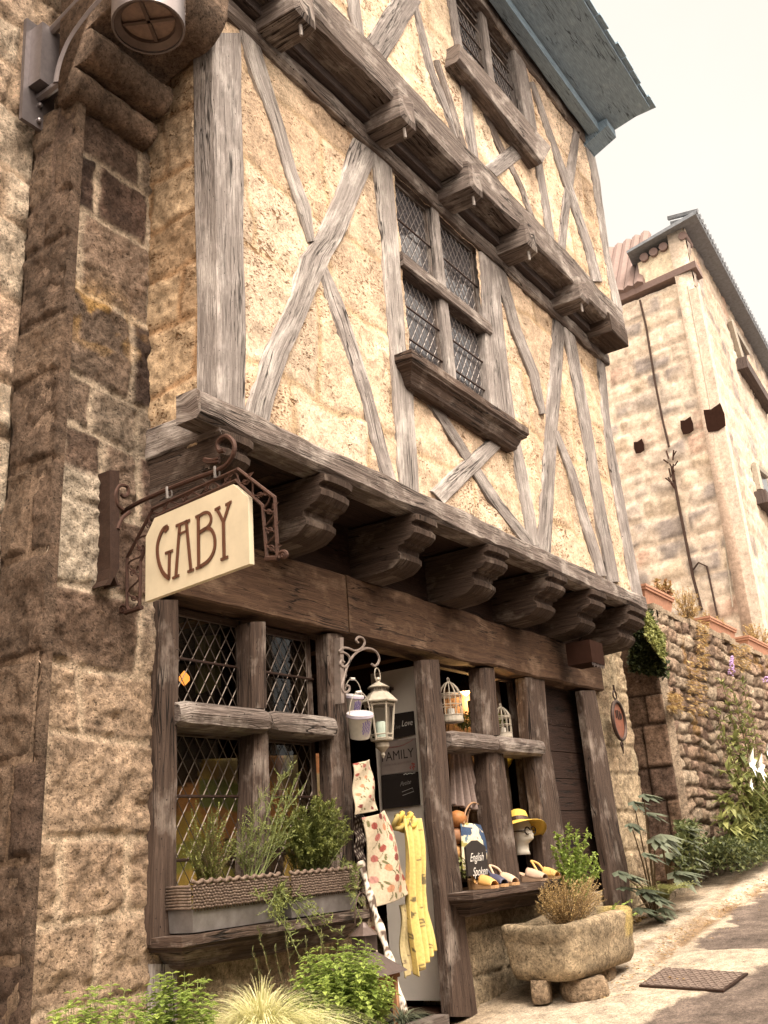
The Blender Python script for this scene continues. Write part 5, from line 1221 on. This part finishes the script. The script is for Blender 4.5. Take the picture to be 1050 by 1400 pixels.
clothgrid(((495, 1118), (526, 1108), (561, 1220), (512, 1240)), 3.30, 50, 110, lambda u, v: .05*math.sin(u*3.1)+.012*math.sin(v*7+u*6), tulips(5, 22, 2.6), 'tulip_cloth', 'larger tulip-printed cloth slanting in front of the yellow scarf', 'cloth', group=TG)
clothgrid(((500, 1236), (513, 1236), (518, 1310), (502, 1300)), 3.38, 14, 50, lambda u, v: .02*math.sin(u*12), tulips(9, 9, 3), 'tulip_cloth', 'tulip-printed strip hanging behind the birch pole', 'cloth', group=TG)
def speck(base, dk, n, seed, asp=6):
    r_ = random.Random(seed); T = [(r_.random(), r_.random()*asp, r_.uniform(.04, .12)) for _ in range(n)]
    def f(u, v):
        for x, y, s_ in T:
            if (u-x)**2/(s_*s_)+(v*asp-y)**2/(s_*s_*2) < 1 and (u*37+v*asp*23) % 1 > .25: return dk
        return base
    return f
clothgrid(((484, 1112), (497, 1114), (502, 1250), (490, 1250)), 3.40, 16, 60, lambda u, v: .01*math.sin(v*30), lambda u, v: (.46, .40, .34) if (math.sin(u*17+v*41)*math.sin(v*63-u*9)) > .55 else (.045, .03, .025), 'patterned_ribbon', 'narrow dark ribbon with pale flecks hanging against the post left of the door', 'ribbon')
fold = lambda a, ph: (lambda u, v: .05+a*math.sin(u*23+ph+2*v+1.2*math.sin(u*5+v*3))*(.6+.6*v)+.01*math.sin(v*8))
clothgrid(((541, 1120), (565, 1120), (580, 1300), (556, 1336)), 3.33, 40, 90, fold(.026, 0), speck((.66, .52, .19), (.16, .13, .07), 16, 3), 'yellow_scarf', 'long yellow scarf with dark print knotted at the edge of the open door', 'scarf')
clothgrid(((536, 1238), (549, 1236), (558, 1318), (543, 1338)), 3.37, 24, 60, fold(.012, 1), speck((.48, .40, .22), (.2, .15, .10), 10, 6), 'pale_scarf', 'pale cream scarf hanging low behind the long yellow scarf', 'scarf')
b = MB(); kc = at(549, 1124, 3.30)
for k in range(7):
    a = kc+V3((-.04+.03*k, rnd(-.02, .02), .015*math.sin(k*1.7))); b.tube(smooth_pts([a+V3((.035*math.cos(q), .02*math.sin(q*2), .035*math.sin(q))) for q in range(7)], 4), .014, 7, col=(.54, .38, .09) if k % 3 else (.36, .28, .10))
one(b, 'scarf_knot', ATTR, 'bunched knot of yellow fabric at the top of the long scarf', 'scarf', smooth=1)
# ---- birch pole
b = MB(); P = [at(x, y, Y_) for x, y, Y_ in ((493, 1178, 3.36), (505, 1222, 3.30), (520, 1270, 3.2), (535, 1320, 3.1), (552, 1385, 3.0))]; P = smooth_pts(P, 14)
b.tube(P, [.020+.006*math.sin(i*.5) for i in range(len(P))], 10)
b.v = [tuple(V3(p)*(1)+V3((0, 0, .004*float(fbm(p[0]*40, p[1]*40, p[2]*40, 2))))) for p in b.v]
b.c = [((.10, .07, .055) if float(fbm(p[0]*24, p[1]*24, p[2]*55, 3, 9)) > .13 else (.62, .55, .47)) for p in b.v]
b.tube([at(500, 1185, 3.36), at(497, 1230, 3.36), at(502, 1265, 3.34)], [.012, .010, .008], 6, col=(.5, .43, .36)); one(b, 'birch_pole', ATTR, 'white birch branch leaning in front of the hanging cloths', 'pole', smooth=1)
# ---- wooden lantern below the sill with its dark roof
cb = at(520, 1360, 3.0)
WL_ = thing('wooden_lantern', 'orange wooden lantern with a dark pitched roof, half hidden by the leafy bush', 'lantern', (cb.x, 3.05, -1.05))
x0, x1, y0, y1 = cb.x-.11, cb.x+.10, 2.98, 3.18; zt = at(540, 1335, 3.0).z
ORW = wood('orange_pine', (.50, .24, .11), (.34, .15, .07), (.58, .33, .18))
for (xa, ya) in ((x0, y0), (x1, y0), (x1, y1), (x0, y1)): b = MB(); b.box(xa-.012, xa+.012, ya-.012, ya+.012, -1.04, zt, 2); b.build('corner_post', ORW, WL_)
b = MB(); frame(b, x0+.013, x1-.013, zt-.03, zt, y0-.01, y0+.01, .01); b.box(x0-.012, x1+.012, y0-.014, y1+.012, -1.05, -1.01); b.box(x0-.02, x1+.02, y0-.022, y1+.02, zt+.002, zt+.025, 0); b.build('frame_rail', ORW, WL_)
pk = at(498, 1308, 3.08); b = MB(); xm = (x0+x1)/2
R_ = [[(x0-.05, y0-.05, zt+.026), (x1+.05, y0-.05, zt+.026), (x1+.05, y1+.05, zt+.026), (x0-.05, y1+.05, zt+.026)], [(x0-.045, y0-.045, zt+.034), (x1+.045, y0-.045, zt+.034), (x1+.045, y1+.045, zt+.034), (x0-.045, y1+.045, zt+.034)],
      [(xm-.04, y0+.06, zt+.13), (xm+.04, y0+.06, zt+.13), (xm+.04, y1-.06, zt+.13), (xm-.04, y1-.06, zt+.13)]]
b.loft(R_); b.build('lantern_roof', LAMPG, WL_)
b = MB(); b.box(xm-.05, xm+.05, y0+.05, y0+.13, zt+.131, zt+.205); b.lathe([(.075, .205), (.03, .24), (.012, .26), (.002, .265)], (xm, y0+.09, zt), 12); b.build('chimney_cap', LAMPG, WL_)
b = MB(); c_ = V3((xm, y0+.09, zt+.26)); b.tube([c_+V3((.07*math.cos(q*.35), 0, .14*math.sin(q*.35))) for q in range(10)], .004, 5); b.build('handle', IRON, WL_)
tp = at(549, 1385, 2.9); T_ = thing('striped_planter', 'small pale striped planter with spiky grass at the foot of the door', 'planter', (tp.x, 2.9, -1.12))
b = MB()
for k in range(9): b.box(tp.x-.07, tp.x+.07, 2.84, 2.96, -1.12+k*.04, -1.12+k*.04+.03)
b.build('planter_slat', WICK, T_)
b = MB(); b.box(tp.x-.062, tp.x+.062, 2.845, 2.955, -1.12, -.775); b.build('planter_body', DULLW, T_)
tuft('spiky_grass', 'spiky grey-green grass growing in the small striped planter by the door', (tp.x, 2.9, -.775), None, 160, .16, L_FIG, .002, .8)
# ---- boards hanging on the open door (facing -X)
def dx(cx, cy, off): return atx(440+cx/5.25, 860+cy/5.25, XD-off)
def plaque(q, m, name, label, off=.02):
    P = [dx(*p, off) for p in q]; b = MB(); b.prism(P, (.012, 0, 0)); return one(b, name, m, label, 'sign')
def onb(o, txt, cx, cy, cx2, cy2, hpx, m, off=.0215, shear=0., name='lettering', fac=1.):
    """text running from (cx,cy) to (cx2,cy2) on the door plane, cap height hpx crop pixels"""
    A = dx(cx, cy, off); B_ = dx(cx2, cy2, off); U = (B_-A); W_ = U.length; U.normalize(); Vv = V3((0, 0, 1)); T0 = dx(cx, cy-hpx, off); h_ = (T0-A).length
    cu = bpy.data.curves.new('t', 'FONT'); cu.body = txt; cu.size = 1; to = bpy.data.objects.new('t', cu); COL.objects.link(to); bpy.context.view_layer.update(); w_ = to.dimensions.x; bpy.data.objects.remove(to)
    sz = h_/.7; return text(txt, name, m, o, A, U*(W_/(w_*sz)), Vv, sz, .001, shear)
FAMG = plain('grey_sign_board', (.26, .215, .195), .8, 0, .15, 12)
lo = plaque(((500, 612), (655, 588), (666, 755), (505, 790)), BLACKB, 'slate_sign', 'dark slate sign reading Love hanging top on the open door', .02)
onb(lo, 'Love', 572, 700, 648, 688, 42, CHALK, shear=.3); onb(lo, 'Live', 512, 722, 560, 712, 30, plain('faint_chalk', (.20, .18, .16)), shear=.3)
fa = plaque(((415, 812), (668, 780), (686, 1018), (425, 1050)), FAMG, 'family_sign', 'grey sign reading FAMILY with small red flowers hanging on the open door', .02)
onb(fa, 'FAMILY', 428, 955, 658, 918, 66, BLACKB); onb(fa, 'together is our favourite place', 440, 988, 640, 956, 18, plain('faded_lettering', (.17, .12, .11)), shear=.2)
b = MB(); P0_ = [dx(*p, .022) for p in ((420, 845), (480, 850), (560, 840), (620, 815), (660, 790))]; b.tube(smooth_pts(P0_), .0015, 4)
for k in range(16): c_ = dx(650+rnd(-18, 18), 985+rnd(-26, 22), .022); b.lathe([(0, -.002), (.005, 0), (0, .002)], c_, 6, axis=(-1, 0, 0), )
b.build('flower_motif', plain('red_flower_paint', (.35, .05, .04), .7), fa)
bk = plaque(((425, 1052), (686, 1022), (702, 1262), (436, 1294)), BLACKB, 'chalkboard', 'black chalkboard with faint white script hanging lowest on the open door', .02)
onb(bk, 'Petite', 560, 1130, 635, 1110, 30, plain('thin_chalk', (.35, .32, .30)), shear=.5)
b = MB(); b.tube([dx(580, 1195, .022), dx(660, 1165, .022), dx(650, 1140, .022), dx(575, 1170, .022)], .0012, 4)
for k in range(14): c_ = dx(590+k*6, 1042-k*.8+rnd(-4, 4), .022); b.lathe([(0, -.001), (.004, 0), (0, .001)], c_, 5, axis=(-1, 0, 0))
b.build('chalk_border', CHALK, bk)
# ================================================================== DISPLAY WINDOW
def cage(x, y, Y, s_, label):
    c_ = at(x, y, Y); t = thing('birdcage', label, 'birdcage', c_, 'cream wire birdcages in the display window')
    b = MB(); b.lathe([(s_*.5, 0), (s_*.52, .01), (s_*.5, s_*.28), (s_*.46, s_*.28), (s_*.44, .012)], c_, 20); b.build('cage_base', DULLW, t)
    b = MB()
    for k in range(12):
        a = k*.5236; p = [(s_*.49, s_*.25), (s_*.49, s_*1.15), (s_*.46, s_*1.3), (s_*.36, s_*1.5), (s_*.2, s_*1.68), (.006, s_*1.78)]
        b.tube([c_+V3((r_*math.cos(a), r_*math.sin(a), z)) for r_, z in p], s_*.022, 5)
    for z in (.3, .75, 1.15, 1.22): b.tube([c_+V3((s_*.5*math.cos(q*.3927), s_*.5*math.sin(q*.3927), s_*z)) for q in range(17)], s_*.026, 5)
    b.tube([c_+V3((s_*.09*math.cos(q*.5), 0, s_*(1.87+.09*math.sin(q*.5)))) for q in range(14)], s_*.02, 5); b.build('wire_dome', DULLW, t)
    b = MB(); b.lathe([(s_*.17, s_*.28), (s_*.17, s_*.6), (.003, s_*.63)], c_, 12); b.build('candle', WHITEM, t)
cage(618, 988, 3.50, .16, 'cream wire birdcage hanging beside the door post')
cage(689, 1010, 3.52, .135, 'smaller cream birdcage standing on the transom right of the middle post')
WR = at(655, 985, 3.72); T_ = thing('candle_wreath', 'green wreath with three white pillar candles hanging inside the display window', 'wreath', WR); fb = MB()
for k in range(420):
    a = rnd(0, 6.283); p_ = WR+V3((.19*math.cos(a), .13*math.sin(a), .0))+rdir(0)*.045; leaf(fb, p_, rdir(0), .045, .022, rnd(0, 1)**2)
fb.build('foliage', L_DARK, T_)
for k in (-1, 0, 1): b = MB(); b.lathe([(.03, 0), (.03, .17+.02*k), (.004, .175+.02*k)], WR+V3((.06*k, .02*abs(k), .0)), 12); b.build('candle', WHITEM, T_)
b = MB(); b.tube([WR+V3((.1, 0, 0)), WR+V3((.1, 0, -.12))], .002, 4); b.lathe([(.001, -.17), (.014, -.15), (.001, -.11)], WR+V3((.1, 0, 0)), 8); b.build('pendant_drop', WHITEM, T_)
PD = at(637, 948, 3.95); T_ = thing('pendant_lamp', 'dark metal pendant lamp hanging under the amber shop ceiling', 'lamp', PD)
b = MB(); b.lathe([(.13, 0), (.125, .01), (.05, .05), (.03, .09), (.012, .12)], PD, 20); b.build('lamp_shade', IRON, T_, .7); b = MB(); b.tube([PD+V3((0, 0, .12)), V3((PD.x, PD.y, 1.66))], .006, 5); b.build('chain', IRON, T_)
b = MB(); b.lathe([(.004, -.02), (.03, 0), (.022, .03), (.006, .04)], PD, 12); b.build('bulb', emit('warm_bulb', (1, .55, .2), 6), T_, .7)
pl2 = bpy.data.lights.new('shop_lamp', 'POINT'); pl2.energy = 16; pl2.color = (1, .55, .2); pl2.shadow_soft_size = .05; po = bpy.data.objects.new('shop_lamp', pl2); COL.objects.link(po); po.location = PD-V3((0, 0, .06))
bp_ = at(252, 928, 4.0); b = MB(); b.lathe([(.002, -.04), (.03, -.01), (.03, .012), (.002, .045)], bp_, 10); one(b, 'glowing_bulb', emit('orange_bulb', (1, .34, .07), 1.6), 'small glowing orange bulb seen through the upper left leaded pane', 'bulb', smooth=1)
# patchwork cloth in the left window
def patchw(u, v):
    i, j = int(u*7+.3*math.sin(v*9)), int(v*6+.3*math.sin(u*8)); r_ = random.Random(i*31+j*7); return r_.choice(((.70, .46, .14), (.44, .40, .12), (.70, .32, .14), (.12, .08, .05), (.64, .50, .28), (.30, .33, .12), (.07, .04, .03)))
clothgrid(((240, 1040), (440, 1030), (440, 1260), (240, 1280)), 3.74, 60, 60, lambda u, v: .02*math.sin(u*14)+.015*math.sin(v*9), patchw, 'patterned_cloth', 'yellow and green patterned cloths displayed behind the left leaded window', 'cloth')
clothgrid(((268, 870), (300, 868), (300, 940), (268, 950)), 3.9, 20, 30, lambda u, v: .02*math.sin(u*9), lambda u, v: (.13, .13, .04), 'olive_cloth', 'olive cloth hanging behind the upper left leaded pane', 'cloth')
# pleated dress
def drs(u, v): return .02*math.sin(u*44)*(.5+v)+.05*math.sin(u*3.14)
clothgrid(((616, 1028), (641, 1030), (668, 1118), (616, 1100)), 3.62, 90, 40, drs, lambda u, v: tuple(q*(1 if (int(u*30) % 2) else .72) for q in (.30, .235, .215)), 'pleated_skirt', 'grey-brown pleated skirt hanging behind the door-side opening of the display window', 'skirt')
clothgrid(((648, 1022), (707, 1030), (690, 1058), (652, 1062)), 3.80, 30, 20, lambda u, v: .12*math.sin(u*3.14)*math.sin(.3+v*2.6), lambda u, v: (.52, .34, .03), 'yellow_hat_display', 'yellow sun hat hanging behind the middle post under the transom', 'hat')
# tote bag
cols = ((.68, .60, .44), (.05, .08, .15), (.12, .20, .26), (.60, .50, .34), (.34, .30, .10))
def totec(u, v):
    n_ = float(fbm(u*5, v*5, 1, 3, 4)); m_ = float(fbm(u*6+9, v*4, 3, 3, 7))
    return cols[1] if n_ > .23 else cols[2] if m_ > .24 else cols[4] if n_ < -.24 else cols[0]
TT = clothgrid(((630, 1124), (668, 1130), (676, 1192), (633, 1190)), 3.56, 50, 50, lambda u, v: .05*math.sin(u*3.14)*math.sin(v*2.6+.3), totec, 'tote_bag', 'cream tote bag with blue painterly print and leather handles in the display window', 'bag')
b = MB()
for o in (0, 4): b.tube(smooth_pts([at(x+o, y+o*.3, 3.55+o*.01) for x, y in ((634, 1127), (637, 1108), (645, 1098), (654, 1100), (660, 1112), (664, 1130))]), .0065, 6)
hd = b.build('handle', plain('tan_leather', (.34, .20, .11), .6), None, True, loc=(0, 0, 0)); hd.parent = TT; hd.location = -TT.location
b = MB(); c_ = at(626, 1128, 3.60); 
for k in range(3): b.lathe([(.0, -.06), (.05, -.05), (.06, 0), (.045, .05), (.0, .06)], c_+V3((-.01*k, .02*k, -.11*k+.04)), 14, axis=(1, -.3, .1), col=((.40, .17, .06), (.30, .15, .08), (.50, .28, .12))[k])
one(b, 'leather_purses', ATTRH, 'stack of orange and brown leather purses left of the tote bag', 'purse', smooth=1)
# chalk sign
b = MB(); c0_, c1_ = at(637, 1160, 3.40), at(664, 1160, 3.40); w_ = c1_.x-c0_.x; zb, ztp = at(650, 1190, 3.40).z-.03, at(650, 1151, 3.40).z
b.prism([(c0_.x, 3.40, zb), (c1_.x, 3.40, zb), (c1_.x, 3.40, ztp-.035), ((c0_.x+c1_.x)/2+.03, 3.40, ztp+.01), ((c0_.x+c1_.x)/2-.03, 3.40, ztp+.01), (c0_.x, 3.40, ztp-.03)], (0, .015, 0))
es = one(b, 'chalk_sign', BLACKB, 'small black chalk sign reading English Spoken in front of the tote bag', 'sign')
text('English', 'lettering', CHALK, es, (c0_.x+.03, 3.398, ztp-.12), (.9, 0, 0), (0, 0, 1), .075, .002, .5); text('Spoken', 'lettering', CHALK, es, (c0_.x+.05, 3.398, ztp-.21), (.9, 0, 0), (0, 0, 1), .075, .002, .5)
# mannequin head with glasses, and the sun hat it wears
hc = at(712, 1140, 3.56); T_ = thing('mannequin_head', 'white mannequin head wearing dark round glasses under a yellow sun hat', 'mannequin', (hc.x, 3.56, hc.z-.14))
b = MB(); fd = V3((-.25, -1, 0)).normalized(); sd2 = V3((0, 0, 1)).cross(fd)
hp = [(-.15, .062, .055, 0), (-.12, .048, .048, 0), (-.075, .047, .05, .0), (-.055, .055, .068, .012), (-.04, .060, .078, .015), (-.01, .066, .082, .012), (.02, .070, .085, .008), (.06, .072, .088, .0), (.10, .060, .075, -.005), (.13, .03, .04, -.005)]
rg = []
for z, a_, b2, f_ in hp:
    R2 = []
    for k in range(20):
        a = k*math.pi/10; v = sd2*math.cos(a)*a_+fd*(math.sin(a)*b2+f_)
        nose = max(0, math.sin(a))**14*(.028 if -.045 < z < -.0 else .010 if z < .03 else 0)
        R2.append(hc+v+fd*nose+V3((0, 0, z)))
    rg.append(R2)
b.loft(rg); b.build('head', plain('white_mannequin', (.74, .70, .62), .5, 0, .05, 10), T_, True)
b = MB()
for g in (-1, 1): c_ = hc+fd*.096+sd2*.034*g+V3((0, 0, .018)); b.tube([c_+sd2*.028*math.cos(q*.524)+V3((0, 0, .026*math.sin(q*.524))) for q in range(13)], .0055, 6); b.tube([c_+sd2*.028*g, hc+sd2*.076*g+V3((0, 0, .02))], .004, 5)
b.tube([hc+fd*.1-sd2*.008+V3((0, 0, .02)), hc+fd*.1+sd2*.008+V3((0, 0, .02))], .004, 5); b.build('glasses', plain('black_frames', (.02, .015, .012), .3), T_, True)
def hatm(c_, tilt, name, label):
    ax = V3(tilt).normalized(); a = ax.orthogonal().normalized(); bb = ax.cross(a); rings = []
    for r_, z, wv in ((.001, .115, 0), (.045, .112, 0), (.072, .095, 0), (.082, .05, 0), (.086, .012, 0), (.12, -.004, .1), (.16, -.02, .3), (.205, -.042, .6), (.207, -.046, .6), (.16, -.026, .3), (.09, .0, .1), (.078, .05, 0), (.06, .09, 0), (.001, .10, 0)):
        rings.append([c_+ax*(z+.03*wv*math.sin(2*k*math.pi/14))+(a*math.cos(k*math.pi/14)+bb*math.sin(k*math.pi/14))*r_ for k in range(28)])
    b = MB(); b.loft(rings); t = thing(name, label, 'hat', c_); b.build('hat_brim', plain('yellow_straw', (.72, .47, .08), .8, 0, .25, 120, .3), t, True)
    b = MB(); b.lathe([(.0865, .014), (.0885, .014), (.0855, .045), (.0835, .045)], c_, 28, axis=ax); b.build('hat_band', IRON, t)
hatm(hc+V3((.0, .01, .062)), (.30, .22, 1), 'sun_hat', 'wide-brimmed yellow sun hat with dark band on the mannequin head')
# shoes
def shoe(x, yt, rot, col, kind, label, L_=.235):
    t = thing('shoe', label, 'shoe', (x, yt+.12, -.258), 'shoes set out on the sill of the display window'); R_ = Matrix.Rotation(rot, 3, 'Z'); O_ = V3((x, yt, -.258))
    def P(u, w_, z): return O_+R_@V3((w_, u, z))                 # u from toe (0) to heel (L)
    wid = lambda q: .036+.010*math.sin(q*3.0+.1) if q < .8 else .034
    solez = lambda q: .0 ; topz = lambda q: .018+.050*max(0, (q-.3)/.7)**1.2
    b = MB(); rings = []
    for i in range(13):
        q = i/12; w_ = wid(q)*(1 if 0 < i < 12 else .55); rings.append([P(q*L_, -w_, 0), P(q*L_, w_, 0), P(q*L_, w_*1.02, topz(q)), P(q*L_, -w_*1.02, topz(q))])
    b.loft(rings); b.build('sole', plain('cork_sole', (.46, .27, .13) if kind != 'slip' else (.42, .28, .19), .8, 0, .2, 60), t)
    b = MB(); rings = []
    a0, a1 = (.08, .52) if kind != 'slip' else (.02, .62)
    for i in range(9):
        q = a0+(a1-a0)*i/8; w_ = wid(q)*1.0; hh = (.020+.040*math.sin(min(1, (q-a0+.06)/(a1-a0))*1.9)); rings.append([P(q*L_, w_*math.cos(k*math.pi/10), topz(q)+.001+hh*math.sin(k*math.pi/10)) for k in range(11)]+[P(q*L_, w_*.9*math.cos(k*math.pi/10), topz(q)+(hh-.004)*math.sin(k*math.pi/10)) for k in range(10, -1, -1)])
    b.loft(rings); cm_ = plain('shoe_'+kind, col, .6, 0, .12, 60); b.build('upper', cm_, t, 1)
    if kind != 'slip':
        b = MB(); b.tube(smooth_pts([P(L_*.62, wid(.6), topz(.62)), P(L_*.80, wid(.8)+.004, topz(.8)+.055), P(L_*.97, 0, topz(.95)+.070), P(L_*.80, -wid(.8)-.004, topz(.8)+.055), P(L_*.62, -wid(.6), topz(.62))]), .009, 6); b.build('heel_strap', cm_, t, True)
shoe(6.20, 3.265, -.22, (.60, .33, .10), 'orange', 'orange wedge sandal, leftmost on the display window sill'); shoe(6.36, 3.275, -.22, (.045, .045, .085), 'navy', 'navy sandal between the orange wedge and the beige sandal'); shoe(6.52, 3.275, -.22, (.52, .38, .27), 'beige', 'beige strapped sandal in front of the middle post')
shoe(6.98, 3.28, -.15, (.50, .36, .27), 'slip', 'closed beige slipper right of the middle post'); shoe(7.22, 3.28, -.1, (.68, .40, .12), 'orange_two', 'golden yellow sandal, rightmost on the display window sill')
b = MB(); c_ = at(634, 1188, 3.55)
for k in range(90): leaf(b, c_+rdir(0)*.06, rdir(.2), .03, .02, rnd(0, 1))
one(b, 'potted_sprig', L_LUSH, 'small sprig of pale green leaves left of the chalk sign', 'plant')
# ================================================================== right side details
oc = at(847, 985, 3.36); T_ = thing('oval_plaque', 'rusty oval metal plaque in a dark scrolled frame on the stone quoin', 'sign', (oc.x, 3.45, oc.z-.2))
def ov(a, k, y=0.): return V3((oc.x+.15*k*math.cos(a), 3.37+y, oc.z+.175*k*math.sin(a)))
b = MB(); b.prism([ov(q*.2244, .92) for q in range(28)], (0, .02, 0)); pq = b.build('plaque', plain('rust_red_plate', (.22, .075, .04), .6, .1, .4, 30, .3), T_)
b = MB(); b.tube([ov(q*.2244, 1.0, -.005) for q in range(29)], .017, 6)
for c_, r_ in ((V3((oc.x, 3.37, oc.z+.235)), .04), (V3((oc.x, 3.37, oc.z-.215)), .022)):
    b.tube([c_+V3((r_*math.cos(q*.5), 0, r_*math.sin(q*.5))) for q in range(14)], .008, 5)
b.tube([V3((oc.x, 3.37, oc.z+.275)), V3((oc.x, 3.37, oc.z+.33))], .010, 5); b.tube([V3((oc.x, 3.37, oc.z-.235)), V3((oc.x+.005, 3.37, oc.z-.30))], [.014, .004], 5); b.build('scroll_frame', IRON, T_)
b = MB()
for (u_, v_, h_) in ((-.05, .03, .06), (-.01, .02, .075), (.035, .02, .07), (.07, .03, .04)): b.box(oc.x+u_, oc.x+u_+.014, 3.362, 3.369, oc.z+v_-.01, oc.z+v_+h_)
b.build('raised_figures', IRON, pq)
bx_ = at(803, 905, 3.2); T_ = thing('box_lamp', 'dark box-shaped lamp fixed under the jetty near the right corner', 'lamp', (8.15, 3.2, bx_.z))
b = MB(); b.box(bx_.x-.14, bx_.x+.14, 3.1, 3.32, bx_.z-.03, bx_.z+.16); b.build('lamp_housing', DARKIN, T_)
for k in range(9): 
    b = MB(); x_ = bx_.x-.13+k*.032; b.box(x_, x_+.012, 3.105, 3.11, bx_.z-.055-.01*(k % 2), bx_.z-.03); b.build('louvre', LAMPG, T_)
# manhole cover
mc = [atg(*p, .003) for p in ((878, 1349), (912, 1326), (1019, 1333), (987, 1356))]
T_ = thing('manhole_cover', 'rectangular cast-iron tread-plate cover set in the pale apron of the lane', 'manhole cover', tuple((mc[0]+mc[2])/2-V3((0, 0, .01))))
MAN = plain('cast_iron_cover', (.13, .095, .08), .6, .3, .5, 30, .3, col2=(.26, .20, .17))
ctr = (mc[0]+mc[1]+mc[2]+mc[3])/4; b = MB(); b.prism([ctr+(p-ctr)*1.06 for p in mc], (0, 0, .012)); b.build('cover_frame', IRON, T_)
b = MB(); up_ = V3((0, 0, .0125)); b.prism([p+up_ for p in mc], (0, 0, .003))
for i in range(22):
    for j in range(11):
        u_, v_ = (i+.5)/22, (j+.5)/11; p_ = mc[0].lerp(mc[3], u_).lerp(mc[1].lerp(mc[2], u_), v_)+V3((0, 0, .0155)); g = 1 if (i+j) % 2 else -1; d = V3((.017, .017*g, .0015)); e = V3((-.005*g, .005, 0))
        b.hexa([p_-d-e, p_+d-e, p_+d+e, p_-d+e]+[q+V3((0, 0, .003)) for q in (p_-d-e, p_+d-e, p_+d+e, p_-d+e)])
b.build('tread_plate', MAN, T_)

# ================================================================== unseen wall added across the lane to shade the lower floor
b = MB(); stonewall(b, (12., -2.6, -2.2), (-1, 0, 0), (0, 0, 1), (0, 1, 0), 22, 6.3, .35, 131, amp=.03, tones=[(.34, .27, .19), (.28, .22, .16), (.38, .31, .23)], mortar=(.33, .27, .20), res=.12, thick=.5)
one(b, 'added_shade_wall', STONE, 'weathered stone wall added out of view across the lane to shade the lower shop front', 'wall', smooth=True)
